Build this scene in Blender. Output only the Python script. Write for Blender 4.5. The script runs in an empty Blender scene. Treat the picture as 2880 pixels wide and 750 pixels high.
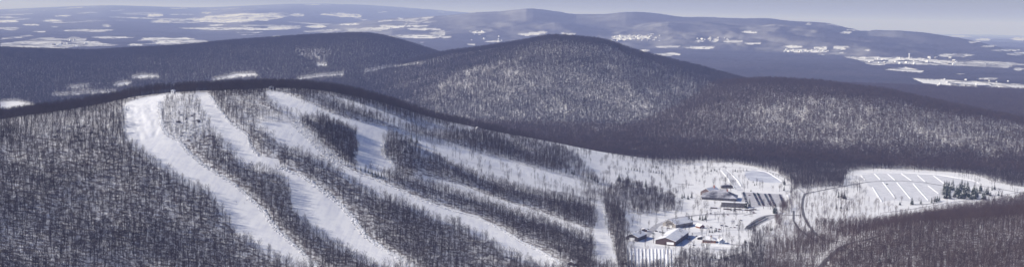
import bpy, bmesh, math, random
import numpy as np
from mathutils import Vector, Matrix
R = math.radians
rng = np.random.default_rng(7)
random.seed(7)
scene = bpy.context.scene
col = scene.collection

# ------------------------------------------------------------------ camera
HC = 320.0                      # camera height above the valley floor
FPX = 3476.0                    # focal length in photograph pixels (2880 wide, 45 degrees)
PITCH = math.atan(316 * math.cos(math.atan(58 / 2880)) / FPX)
ROLL = math.atan(58 / 2880)
F = np.array([0, math.cos(PITCH), -math.sin(PITCH)])
R0 = np.array([1.0, 0, 0]); U0 = np.array([0, math.sin(PITCH), math.cos(PITCH)])
RV = math.cos(ROLL) * R0 + math.sin(ROLL) * U0
UV = math.cos(ROLL) * U0 - math.sin(ROLL) * R0
cam = bpy.data.cameras.new('camera'); cam_o = bpy.data.objects.new('camera', cam); col.objects.link(cam_o)
cam_o.matrix_world = Matrix(((RV[0], UV[0], -F[0], 0), (RV[1], UV[1], -F[1], 0), (RV[2], UV[2], -F[2], HC), (0, 0, 0, 1)))
cam.sensor_fit = 'HORIZONTAL'; cam.sensor_width = 36; cam.lens = 36 * FPX / 2880
cam.clip_start = 5; cam.clip_end = 200000
scene.camera = cam_o

def ray(px, py):
    a = (np.asarray(px, float) - 1440) / FPX; b = (np.asarray(py, float) - 375) / FPX
    d = F + a[..., None] * RV - b[..., None] * UV
    h = np.hypot(d[..., 0], d[..., 1])
    return d / h[..., None]                 # unit horizontal length
def azslope(px, py):
    d = ray(px, py); return np.arctan2(d[..., 0], d[..., 1]), d[..., 2]
def project(x, y, z):
    p = np.stack([x, y, z - HC], -1)
    w = p @ F
    return 1440 + FPX * (p @ RV) / w, 375 - FPX * (p @ UV) / w

# ------------------------------------------------------------------ noise
def _hash(ix, iy, s):
    h = (ix * 374761393 + iy * 668265263 + s * 974634777) & 0xffffffff
    h = ((h ^ (h >> 13)) * 1274126177) & 0xffffffff
    return ((h ^ (h >> 16)) & 0xffff) / 65535.0
def vnoise(x, y, s=0):
    x0 = np.floor(x); y0 = np.floor(y); fx = x - x0; fy = y - y0
    ix = x0.astype(np.int64); iy = y0.astype(np.int64)
    fx = fx * fx * (3 - 2 * fx); fy = fy * fy * (3 - 2 * fy)
    a = _hash(ix, iy, s); b = _hash(ix + 1, iy, s); c = _hash(ix, iy + 1, s); d = _hash(ix + 1, iy + 1, s)
    return (a + (b - a) * fx) * (1 - fy) + (c + (d - c) * fx) * fy
def fbm(x, y, scale, s=0, o=3):
    v = 0; a = 0.5; t = 0
    x, y = x * .83 + y * .56, y * .83 - x * .56
    for k in range(o):
        v = v + a * (vnoise(x / scale + 13.7 * k, y / scale - 7.1 * k, s + k) - 0.5); t += a
        x, y = x * .6 + y * .8, y * .6 - x * .8
        a *= 0.5; scale = scale / 2.03
    return v / t * 2                        # about -1..1

# ------------------------------------------------------------------ terrain as a sum of hills
PXS = np.arange(-260, 3141, 20.0)
def curve(pts, smooth=3):
    """pts: rows px, py, range -> tables over azimuth of range and height"""
    pts = np.array(pts, float)
    py = np.interp(PXS, pts[:, 0], pts[:, 1]); r = np.interp(PXS, pts[:, 0], pts[:, 2])
    if smooth:
        k = np.ones(smooth) / smooth
        pad = lambda v: np.concatenate([np.full(smooth, v[0]), v, np.full(smooth, v[-1])])
        py = np.convolve(pad(py), k, 'same')[smooth:-smooth]; r = np.convolve(pad(r), k, 'same')[smooth:-smooth]
    az, s = azslope(PXS, py)
    return az, r, HC + r * s
def raw(pts):
    """pts: rows px, range, z"""
    pts = np.array(pts, float)
    az, _ = azslope(PXS, np.full_like(PXS, 300.0))
    return az, np.interp(PXS, pts[:, 0], pts[:, 1]), np.interp(PXS, pts[:, 0], pts[:, 2])
def pchip(knots, az, r):
    """az: the columns' azimuths (n,), r: ranges (m,1)"""
    rk = np.stack([np.interp(az, k[0], k[1]) for k in knots]); zk = np.stack([np.interp(az, k[0], k[2]) for k in knots])
    for i in range(1, len(rk)): rk[i] = np.maximum(rk[i], rk[i - 1] + 20)
    h = np.diff(rk, axis=0); d = np.diff(zk, axis=0) / h
    m = np.zeros_like(zk); m[0] = np.maximum(d[0], 0); m[-1] = np.minimum(d[-1], 0)
    for i in range(1, len(zk) - 1):
        same = d[i - 1] * d[i] > 0
        m[i] = np.where(same, 2 * d[i - 1] * d[i] / np.where(same, d[i - 1] + d[i], 1), 0)
    out = np.where(r < rk[0], zk[0] + (m[0] + .02) * (r - rk[0]), zk[-1] + (m[-1] - .02) * (r - rk[-1]))
    for i in range(len(h)):
        sel = (r >= rk[i]) & (r <= rk[i + 1])
        if not sel.any(): continue
        t = np.where(sel, (r - rk[i]) / h[i], 0)
        v = (2*t**3-3*t**2+1)*zk[i] + (t**3-2*t**2+t)*h[i]*m[i] + (-2*t**3+3*t**2)*zk[i+1] + (t**3-t**2)*h[i]*m[i+1]
        out = np.where(sel, v, out)
    return out
def behind(c, dr, dz):
    return c[0], c[1] + dr, c[2] - dz
def shifted(c, dr, z):
    return c[0], c[1] + dr, np.full_like(c[2], z)

# the ski mountain
S_bot = curve([(-260,750,1320),(0,750,1350),(400,750,1400),(800,750,1450),(1200,750,1500),(1500,750,1570),(1850,750,1630),(2300,760,1660),(3140,760,1600)])
S_crest = curve([(-260,372,1900),(0,340,2000),(200,310,2050),(300,292,2075),(370,276,2090),(480,263,2110),(560,258,2130),(760,250,2190),(850,250,2240),(900,256,2260),(1000,272,2310),(1100,296,2360),(1200,330,2410),(1300,354,2460),(1400,376,2520),(1500,393,2580),(1600,414,2640),(1700,434,2700),(1850,456,2790),(2000,472,2860),(2150,500,2900),(2300,540,2900),(3140,560,2900)])
S_fr = (S_bot[0], S_bot[1] - 420, S_bot[2] - 50)
S_bk = behind(S_crest, 260, 30); S_bk2 = (S_crest[0], S_crest[1] + 900, np.minimum(S_crest[2] - 200, -30))
SKI = [S_fr, S_bot, S_crest, S_bk, S_bk2]
# the dark hill in the lower right
G_crest = raw([(2050,1700,-25),(2200,1720,-8),(2330,1760,6),(2450,1830,16),(2600,1910,26),(2880,1960,42),(3140,1980,50)])
G_bot = raw([(2050,1480,-30),(2250,1500,-12),(2400,1500,-6),(2880,1500,2),(3140,1500,6)])
LOW = [shifted(G_bot, -300, -20), G_bot, G_crest, behind(G_crest, 120, 8), behind(G_crest, 420, 75)]
# the broad hill on the right
D_crest = curve([(-260,420,4700),(1600,330,4700),(1750,300,4650),(1850,272,4580),(2000,243,4420),(2150,231,4300),(2300,240,4220),(2500,266,4080),(2650,300,3980),(2880,346,3850),(3140,400,3750)])
D_sh = curve([(-260,470,4100),(1600,380,4100),(1750,345,4050),(1850,320,4000),(2000,285,3950),(2150,266,3930),(2300,262,3920),(2500,282,3830),(2650,312,3740),(2880,355,3660),(3140,410,3560)])
D_ft = raw([(-260,3300,-60),(1500,3400,-40),(1700,3350,-6),(2000,3280,3),(2880,3200,4),(3140,3200,4)])
BROAD = [shifted(D_ft, -500, -60), D_ft, D_sh, D_crest, behind(D_crest, 350, 30), shifted(D_crest, 1200, -60)]
# the conical hill in the middle
C_crest = curve([(-260,330,5200),(800,255,5300),(900,234,5300),(960,222,5300),(1128,184,5250),(1295,151,5150),(1407,131,5080),(1519,110,5000),(1575,107,5000),(1686,119,5000),(1731,132,5000),(1770,149,5000),(1854,170,4980),(1920,187,4960),(2060,220,4900),(2200,260,4800),(3140,400,4700)])
C_sh = curve([(-260,420,4300),(900,310,4350),(1050,285,4380),(1178,258,4420),(1295,208,4520),(1452,146,4720),(1519,121,4820),(1575,114,4860),(1686,128,4840),(1731,142,4820),(1800,166,4780),(1900,196,4700),(2060,240,4600),(2200,280,4500),(3140,430,4400)])
C_ft = raw([(-260,3700,-60),(700,3700,-40),(900,3800,0),(1178,3850,14),(1600,3800,14),(2000,3800,14),(2300,3800,-40),(3140,3800,-60)])
CONE = [shifted(C_ft, -700, -60), C_ft, C_sh, C_crest, behind(C_crest, 400, 40), shifted(C_crest, 1500, -60)]
# the long wooded ridge on the left
B_crest = curve([(-260,136,5900),(0,143,5950),(150,147,6000),(250,150,6000),(350,143,6000),(480,137,6000),(600,126,6050),(700,118,6100),(800,111,6150),(900,104,6200),(1000,99,6200),(1050,101,6200),(1100,111,6200),(1180,136,6150),(1250,158,6100),(1320,190,6000),(1500,260,5900),(3140,400,5900)])
B_ft = raw([(-260,3300,2),(900,3300,2),(1200,3400,-30),(3140,3400,-60)])
B_md = raw([(-260,4300,22),(600,4300,26),(900,4500,52),(1050,4600,50),(1250,4600,10),(3140,4600,-60)])
RIDGE = [shifted(B_ft, -400, -20), B_ft, B_md, B_crest, behind(B_crest, 500, 40), shifted(B_crest, 2200, -60)]
# far ridge and the horizon hills
E_crest = curve([(-260,110,20000),(850,80,21000),(1000,62,21000),(1050,57,21000),(1150,50,21000),(1250,44,21000),(1330,37,20500),(1400,33,20500),(1480,26,20000),(1540,32,20000),(1600,42,20000),(1680,42,19500),(1750,35,19500),(1830,38,19500),(1900,49,19000),(1970,51,19000),(2060,54,18500),(2150,54,18500),(2200,61,18000),(2280,64,18000),(2330,68,17500),(2370,81,17000),(2420,88,17000),(2520,88,16500),(2600,95,16000),(2700,110,15500),(2750,122,15000),(2850,150,14500),(2900,170,14000),(3140,250,14000)], 2)
E_ft = raw([(-260,14000,-50),(900,15000,20),(1100,15000,95),(1700,15000,95),(2300,13500,75),(2700,12500,55),(2880,12000,40),(3140,12000,0)])
EAST = [shifted(E_ft, -2500, -100), E_ft, E_crest, behind(E_crest, 1500, 120), shifted(E_crest, 5000, -100)]
E2_crest = curve([(-260,120,17000),(1100,95,17500),(1250,80,17500),(1400,66,17500),(1560,62,17000),(1660,76,17000),(1760,78,16800),(1860,62,16800),(1960,68,16500),(2080,78,16000),(2180,72,15800),(2300,78,15500),(2400,98,15000),(2600,118,14500),(2880,175,13500),(3140,260,13000)], 2)
EAST2 = [shifted(E_ft, -2500, -100), (E_ft[0], E_ft[1] - 800, E_ft[2]), E2_crest, behind(E2_crest, 900, 70), shifted(E2_crest, 2500, -100)]
F_crest = curve([(-260,28,42000),(0,27,42000),(100,22,42000),(200,18,42000),(300,16,42000),(420,19,42000),(560,22,42000),(700,17,42000),(800,13,42000),(900,12,42000),(1000,15,42000),(1100,21,42000),(1200,28,42000),(1300,36,42000),(1500,56,42000),(1700,72,42000),(2000,90,42000),(3140,130,42000)], 2)
F_md = curve([(-260,58,24000),(0,57,24000),(300,53,24000),(560,62,24000),(700,56,22000),(820,62,22000),(1000,66,24000),(1400,80,26000),(1700,110,26000),(3140,180,26000)])
F_ft = raw([(-260,13000,45),(1300,13000,45),(1800,13000,-60),(3140,13000,-80)])
WEST = [shifted(F_ft, -3000, -20), F_ft, F_md, F_crest, behind(F_crest, 4000, 300), shifted(F_crest, 9000, -200)]

def smax(a, b, k):
    h = np.clip(k - np.abs(a - b), 0, None) / k
    return np.maximum(a, b) + h * h * k * 0.25
def height_rows(az, r):
    """terrain over all azimuth columns for a block of ranges r (m,1): height and which hill it belongs to"""
    x = r * np.sin(az); y = r * np.cos(az); r0, r1 = r.min(), r.max()
    base = np.broadcast_to(np.clip((r - 5000) * 0.0045, 0, 55), x.shape).copy()
    if 2600 < r1 < 7500: base += fbm(x, y, 420, 3) * 2.0 * np.clip((r - 2600) / 1500, 0, 1)
    if r1 > 8000: base += (fbm(x, y, 2600, 31) * 22 + np.clip(fbm(x * .45, y, 1900, 33), 0, 1) * 75) * np.clip((r - 8000) / 6000, 0, 1)
    z = base; who = np.zeros(x.shape, np.int8); best = base.copy()
    def add(k, q, soft):
        nonlocal z, who, best
        who = np.where(q > best, k, who); best = np.maximum(best, q); z = smax(z, q, soft)
    if r0 < 4200: add(1, pchip(SKI, az, r) + fbm(x, y, 90, 5) * 1.0, 7)
    if r0 < 2700: add(2, pchip(LOW, az, r), 10)
    if r1 > 2000 and r0 < 6000: add(3, pchip(BROAD, az, r) + fbm(x, y, 420, 9) * 9, 14)
    if r1 > 2800 and r0 < 7500: add(4, pchip(CONE, az, r) + fbm(x, y, 380, 11) * 13 + fbm(x, y, 120, 12) * 3, 18)
    if r1 > 2600 and r0 < 9500: add(5, pchip(RIDGE, az, r) + fbm(x, y, 700, 13) * 9, 14)
    if r1 > 9000:
        if r0 < 30000: add(6, pchip(EAST2, az, r) + (fbm(x + 700 * fbm(x, y, 900, 47) + .4 * y, y * .3 + 400 * fbm(x, y, 1100, 48), 1300, 43) - .35) * 52 + fbm(x + 200 * fbm(x, y, 400, 49), y * .5, 420, 44) * 20, 40); add(6, pchip(EAST, az, r) + fbm(x, y * .35, 1700, 41) * 12 + fbm(x, y * .4, 500, 42) * 8, 40)
        add(7, pchip(WEST, az, r) + fbm(x, y, 3200, 45) * 26, 40)
    return z, who

def inside(x, y, poly):
    p = np.asarray(poly, float); res = np.zeros(np.shape(x), bool)
    xa, ya = p[:, 0], p[:, 1]; xb, yb = np.roll(xa, -1), np.roll(ya, -1)
    for a, b, c, d in zip(xa, ya, xb, yb):
        if b == d: continue
        res ^= ((b > y) != (d > y)) & (x < (c - a) * (y - b) / (d - b) + a)
    return res

# ------------------------------------------------------------------ the plan: runs, lots, clearings (traced outlines carried onto the ground)
RUNS = [
 [(356,288),(403,274),(484,262),(500,262),(452,285),(455,330),(460,360),(472,378),(502,396),(530,426),(566,458),(611,487),(655,514),(685,538),(715,568),(745,595),(751,608),(787,652),(835,694),(870,727),(905,752),(832,760),(800,738),(752,716),(708,690),(668,660),(640,625),(618,595),(600,570),(583,545),(545,530),(505,515),(480,490),(440,465),(405,440),(378,424),(352,390),(350,350),(347,310)],
 [(548,262),(582,260),(618,308),(648,346),(680,368),(696,380),(700,395),(708,416),(730,439),(782,446),(790,470),(819,481),(849,493),(882,517),(934,556),(960,575),(990,608),(1025,660),(1049,676),(1082,700),(1120,722),(1180,760),(1080,760),(1030,742),(975,712),(930,690),(898,664),(862,640),(840,618),(826,590),(818,560),(812,530),(798,505),(765,488),(735,480),(690,474),(668,464),(662,442),(628,412),(598,374),(575,320),(545,285)],
 [(700,362),(735,345),(813,345),(822,350),(850,377),(886,416),(905,442),(920,450),(980,474),(1009,488),(1051,500),(1113,527),(1173,554),(1233,577),(1261,585),(1338,606),(1404,638),(1466,677),(1517,701),(1620,760),(1530,765),(1490,745),(1445,728),(1405,710),(1378,678),(1338,668),(1308,654),(1273,634),(1215,618),(1178,606),(1150,582),(1095,565),(1040,547),(1005,522),(957,494),(906,463),(860,440),(812,428),(785,404),(768,384),(738,368)],
 [(733,262),(760,252),(785,258),(822,268),(868,288),(910,308),(955,329),(1028,344),(1090,356),(1117,362),(1150,383),(1185,397),(1260,411),(1300,418),(1419,450),(1553,487),(1628,508),(1705,528),(1700,540),(1600,518),(1509,501),(1404,472),(1300,436),(1190,410),(1150,398),(1100,385),(1082,395),(1082,437),(1112,466),(1130,490),(1080,498),(1010,482),(1000,470),(1008,420),(1000,380),(968,358),(915,340),(870,334),(843,332),(800,320),(760,296),(742,278)],
 [(1655,562),(1684,566),(1700,578),(1706,610),(1714,650),(1742,760),(1672,760),(1668,690),(1664,660),(1680,620),(1672,585)],
]
RUN_LABELS = ['leftmost groomed white ski run dropping from the summit between bare woods',
 'second ski run from the left narrowing below the summit and curving down the slope',
 'long central ski run bordered by snow covered brush on its right edge',
 'upper ski run from the summit hut that trails into a thin strip between tree rows',
 'short steep snow run beside the dark column of trees near the base buildings']
LOT = [(2395,494),(2460,487),(2560,487),(2640,492),(2735,508),(2752,516),(2700,540),(2650,556),(2610,568),(2560,565),(2515,562),(2480,566),(2462,540),(2436,512)]
CARPARK = [(2086,540),(2200,545),(2216,582),(2120,580),(2088,572)]
CARPARK2 = [(2092,644),(2104,630),(2124,615),(2150,604),(2190,602),(2178,612),(2150,625),(2120,640),(2100,650)]
POND = [(2094,484),(2120,480),(2150,482),(2185,498),(2202,512),(2170,514),(2110,508),(2096,496)]
BASE = [(1600,430),(1700,437),(1800,458),(1850,468),(1940,462),(1975,455),(2060,458),(2120,468),(2185,484),(2222,508),(2240,540),(2226,575),(2195,590),(2190,615),(2180,640),(2160,668),(2130,690),(2095,705),(2040,722),(1990,735),(1905,720),(1890,760),(1760,760),(1762,700),(1755,650),(1748,610),(1745,590),(1900,588),(1890,560),(1760,540),(1700,526),(1640,470)]
STRIP = [(2470,575),(2520,568),(2640,566),(2800,545),(2880,525),(2960,520),(2960,552),(2880,562),(2760,582),(2600,606),(2470,625),(2380,630),(2320,640),(2330,610),(2400,590)]

def zone(p): return ('px', np.array(p, float))
# woods density, painted in order (later ones win)
DENS = [
 (0.48, [(1130,300),(1700,300),(2000,430),(1990,560),(1640,560),(1300,470),(1120,370)]),
 (0.68, [(0,300),(360,270),(350,350),(380,420),(250,390),(0,380)]),
 (0.22, [(455,265),(545,262),(575,320),(598,374),(560,392),(505,392),(470,370),(455,330)]),
 (0.60, [(600,275),(730,258),(745,330),(700,372),(660,345)]),
 (0.45, [(735,300),(800,322),(850,332),(813,343),(742,354),(700,360)]),
 (0.12, [(813,346),(850,334),(893,342),(905,400),(962,440),(990,470),(920,450),(885,415)]),
 (0.85, [(640,385),(760,365),(800,420),(770,444),(730,440),(700,415)]),
 (1.0, [(840,340),(905,328),(965,352),(1005,385),(1003,462),(965,455),(915,408)]),
 (0.75, [(840,255),(1130,310),(1300,400),(1130,360),(1030,340),(900,300),(830,265)]),
 (1.1, [(1160,346),(1300,382),(1420,410),(1560,446),(1610,470),(1560,478),(1420,444),(1300,410),(1160,368)]),
 (0.06, [(872,262),(960,275),(1060,306),(1150,342),(1240,361),(1345,358),(1345,372),(1240,378),(1140,362),(1040,327),(940,294)]),
 (0.05, [(1150,400),(1200,402),(1300,420),(1420,452),(1560,486),(1640,512),(1640,540),(1560,524),(1404,494),(1300,464),(1180,440)]),
 (0.07, [(1180,410),(1300,440),(1404,475),(1509,505),(1600,522),(1690,548),(1690,572),(1640,552),(1519,528),(1400,497),(1250,452)]),
 (0.09, [(1190,425),(1300,460),(1400,497),(1519,528),(1640,560),(1660,578),(1600,560),(1519,555),(1400,520),(1260,470)]),
 (1.0, [(1090,472),(1190,464),(1300,496),(1400,532),(1519,566),(1620,596),(1664,610),(1655,636),(1600,620),(1519,592),(1400,556),(1300,518),(1200,492),(1110,492)]),
 (0.05, [(1120,496),(1200,494),(1300,520),(1400,558),(1519,594),(1600,622),(1662,645),(1662,676),(1590,656),(1519,626),(1400,592),(1300,556),(1200,524)]),
 (1.0, [(1250,558),(1400,594),(1519,628),(1600,660),(1662,682),(1670,760),(1600,745),(1510,700),(1440,660),(1380,625),(1300,595)]),
 (0.08, [(1340,352),(1440,362),(1583,396),(1700,428),(1780,448),(1760,470),(1660,442),(1560,415),(1480,392)]),
 (0.30, [(1600,425),(1960,470),(1960,500),(1760,480),(1640,470)]),
 (0.55, [(1640,545),(1880,572),(1900,592),(1850,602),(1760,600),(1700,585)]),
 (0.028, BASE),
 (0.6, [(1690,540),(1760,520),(1860,545),(1900,572),(1890,592),(1800,602),(1720,590)]),
 (1.15, [(1706,590),(1742,590),(1756,640),(1762,700),(1770,760),(1742,760),(1730,700),(1716,640)]),
 (0.8, [(2130,690),(2200,640),(2260,640),(2340,690),(2300,760),(1900,760),(1905,728),(1990,738),(2060,724)]),
 (0.35, [(2100,660),(2180,640),(2230,640),(2240,680),(2140,700)]),
 (0.95, [(2180,470),(2260,455),(2395,470),(2395,505),(2330,525),(2270,530),(2230,505)]),
 (0.17, [(2225,530),(2400,520),(2440,520),(2470,580),(2330,640),(2290,650),(2200,640),(2190,605),(2230,580)]),
 (0.7, [(2280,640),(2400,625),(2560,608),(2700,590),(2560,640),(2400,690),(2330,700),(2270,668)]),
 (0.03, STRIP), (0.03, [(2385,482),(2460,474),(2600,474),(2740,490),(2800,512),(2960,540),(2960,560),(2700,575),(2480,592),(2385,570),(2370,520)]),
 (0.10, [(2250,540),(2400,524),(2470,580),(2400,612),(2290,628)]),
 (0.0, LOT), (0.0, CARPARK), (0.0, CARPARK2), (0.0, POND),
] + [(0.0, r) for r in RUNS]
# pieces of open ground among the middle-distance woods (pixel outlines)
CLEAR = [[(0,287),(40,283),(92,294),(100,302),(60,308),(0,312)], [(368,218),(400,211),(448,214),(448,218),(372,222)], [(314,240),(345,232),(372,232),(368,238),(330,243)],
 [(590,224),(640,215),(662,208),(715,207),(727,213),(655,220),(600,227)], [(826,223),(900,211),(968,207),(968,211),(905,216),(840,224)], [(140,268),(240,260),(330,257),(328,261),(240,265),(150,271)],
 [(888,181),(918,180),(922,185),(895,187)], [(1024,200),(1100,187),(1190,175),(1190,177),(1100,190),(1026,203)],
 [(2105,201),(2140,201),(2152,205),(2120,208)], [(180,246),(250,240),(260,243),(200,249)]]

# ------------------------------------------------------------------ far fields
FIELDS_E = [(250,87,80,3),(15,62,42,4),(150,60,32,3),(180,46,28,3),(80,72,26,3),(150,76,13,3),(296,74,14,4),(452,62,30,4),(436,44,28,5),(575,37,14,3),(660,82,170,3.5),(790,79,48,4),(920,88,48,4.5),(893,76,34,4.5),
 (945,42,44,4),(832,43,28,4),(320,107,70,3),(615,72,28,3),(30,50,34,2.5),(20,82,30,4),(110,90,22,2),(700,93,40,2.5),(780,104,16,3),(1200,84,52,4),(1170,105,120,4.5),(985,70,28,3),(1122,53,16,3),(1178,62,14,2.5),(985,46,44,5),(1345,92,26,3.5),(1090,75,30,3),
 (1600,97,26,3),(1770,108,62,7),(1880,133,44,3.5),(1808,144,22,3.5),(1870,156,50,5),(1184,123,6,2.5),(1322,127,14,2.5),(1390,118,28,3.5),(2010,115,17,5.5),(1970,118,14,3),(2065,118,32,3.5),(1965,136,48,4),(2105,92,28,3),(2120,124,25,3),
 (2230,134,32,4),(2310,136,22,3.5),(2372,136,24,5),(2378,94,20,3.5),(2270,146,66,4),(2360,152,32,3),(2690,157,58,5),(2430,142,20,3),(2780,131,20,3.5),(2830,142,42,3),(2865,110,24,5),(2865,152,32,4.5),(2870,197,18,5),(2815,275,22,2.5),(2418,86,42,2.5),
 (2268,68,6,3.5),(2700,103,40,2),(2760,112,26,3),(2640,176,40,3),(2745,178,60,3),(2700,212,14,3),(2780,225,30,3),(2740,119,14,3),(2480,182,25,3)]
FIELDS_P = [[(0,122),(60,118),(110,108),(170,109),(205,106),(240,108),(235,116),(270,119),(335,131),(250,134),(210,134),(155,147),(80,141),(0,137)],
 [(358,131),(385,118),(402,108),(525,108),(560,115),(615,119),(540,128),(470,130),(440,136)], [(0,109),(50,105),(90,101),(96,104),(40,110),(0,116)],
 [(520,55),(620,42),(700,37),(760,40),(805,48),(760,58),(660,66),(560,62)], [(970,84),(1100,76),(1205,71),(1215,74),(1100,83),(975,90)], [(1440,99),(1500,92),(1530,88),(1545,94),(1480,103)],
 [(2380,162),(2450,160),(2560,163),(2640,170),(2720,178),(2850,188),(2840,193),(2700,189),(2560,183),(2450,183)], [(2488,196),(2550,191),(2602,200),(2592,207),(2530,204)],
 [(2568,222),(2660,226),(2800,236),(2880,242),(2960,246),(2960,262),(2880,257),(2800,256),(2700,248),(2600,237)]]
HOLES_E = [(395,121,42,4.5),(180,119,14,2.5),(60,128,26,1.6),(430,131,26,3),(205,124,20,1.2),(640,52,60,2),(560,50,20,3),(2550,172,22,1.5),(2690,240,10,1.5),(2770,246,24,2),(2480,172,20,1.6),(2610,177,24,1.4)]
FADE_E = [(400,40,60,4),(660,50,110,10)]

def far_fields(px, py, x, y):
    """0 woods .. 1 open snow for the far plain"""
    jx = fbm(x, y * .4, 900, 61) ; jy = fbm(x, y * .3, 500, 62); j2 = fbm(x, y * .25, 110, 63); j3 = fbm(x, y * .25, 130, 64)
    qx = px + jx * 10 + j2 * 8; qy = py + jy * 2.4 + j3 * 1.8
    f = np.zeros_like(px)
    for cx, cy, a, b in FIELDS_E: f = np.maximum(f, ((((qx - cx) / a) ** 2 + ((qy - cy) / b) ** 2) < .8) * 1.0)
    for p in FIELDS_P: f = np.maximum(f, inside(qx, qy, p) * 1.0)
    for cx, cy, a, b in HOLES_E: f = np.where((((qx - cx) / a) ** 2 + ((qy - cy) / b) ** 2) < 1, 0.0, f)
    rn = vnoise(x / 620 + 3.3, y / 1500, 71) + 0.35 * vnoise(x / 200, y / 420, 72)
    f = np.maximum(f, np.where((rn > 1.0) & (px < 1250), 0.7, 0))
    f = np.maximum(f, np.where((rn > 1.12) & (px > 2300), 0.7, 0))
    hedge = (vnoise(x / 70, y / 260, 75) > 0.80) | (np.abs(vnoise(x / 420, y / 900, 76) - .5) < .03) | (np.abs(vnoise(x / 260 + 9, y / 420, 70) - .5) < .02)
    f = np.where(hedge & (f > 0), f * 0.25, f)
    f = f * np.clip(0.80 + .5 * fbm(x, y * .4, 500, 78) + .35 * fbm(x, y * .3, 120, 73), .25, 1)
    fade = np.zeros_like(px)
    for cx, cy, a, b in FADE_E: fade = np.maximum(fade, np.clip(1.3 - ((px - cx) / a) ** 2 - ((py - cy) / b) ** 2, 0, 1))
    return np.maximum(f, fade * 0.5 * np.clip(.6 + fbm(x, y * .4, 260, 77) + .5 * fbm(x, y * .4, 70, 74), 0, 1))

def density(px, py, x, y):
    d = np.ones_like(px)
    for v, p in DENS: d = np.where(inside(px, py, p), v, d)
    return d

# ------------------------------------------------------------------ materials
def new_mat(name):
    m = bpy.data.materials.new(name); m.use_nodes = True
    return m, m.node_tree.nodes, m.node_tree.links, m.node_tree.nodes['Principled BSDF']
def noise_mat(name, c1, c2, scale=1.0, rough=0.9, detail=3, obj_coords=False, bump=0.0):
    m, n, l, b = new_mat(name)
    tc = n.new('ShaderNodeTexCoord'); t = n.new('ShaderNodeTexNoise'); t.inputs['Scale'].default_value = scale; t.inputs['Detail'].default_value = detail
    l.new(tc.outputs['Object'], t.inputs['Vector'])
    r = n.new('ShaderNodeValToRGB'); r.color_ramp.elements[0].position = 0.35; r.color_ramp.elements[1].position = 0.65
    r.color_ramp.elements[0].color = (*c1, 1); r.color_ramp.elements[1].color = (*c2, 1)
    l.new(t.outputs['Fac'], r.inputs['Fac']); l.new(r.outputs['Color'], b.inputs['Base Color'])
    b.inputs['Roughness'].default_value = rough; b.inputs['Specular IOR Level'].default_value = 0.2
    if bump:
        bp = n.new('ShaderNodeBump'); bp.inputs['Strength'].default_value = bump; bp.inputs['Distance'].default_value = 1.0
        l.new(t.outputs['Fac'], bp.inputs['Height']); l.new(bp.outputs['Normal'], b.inputs['Normal'])
    return m
SNOW = (0.87, 0.86, 0.86)
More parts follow.
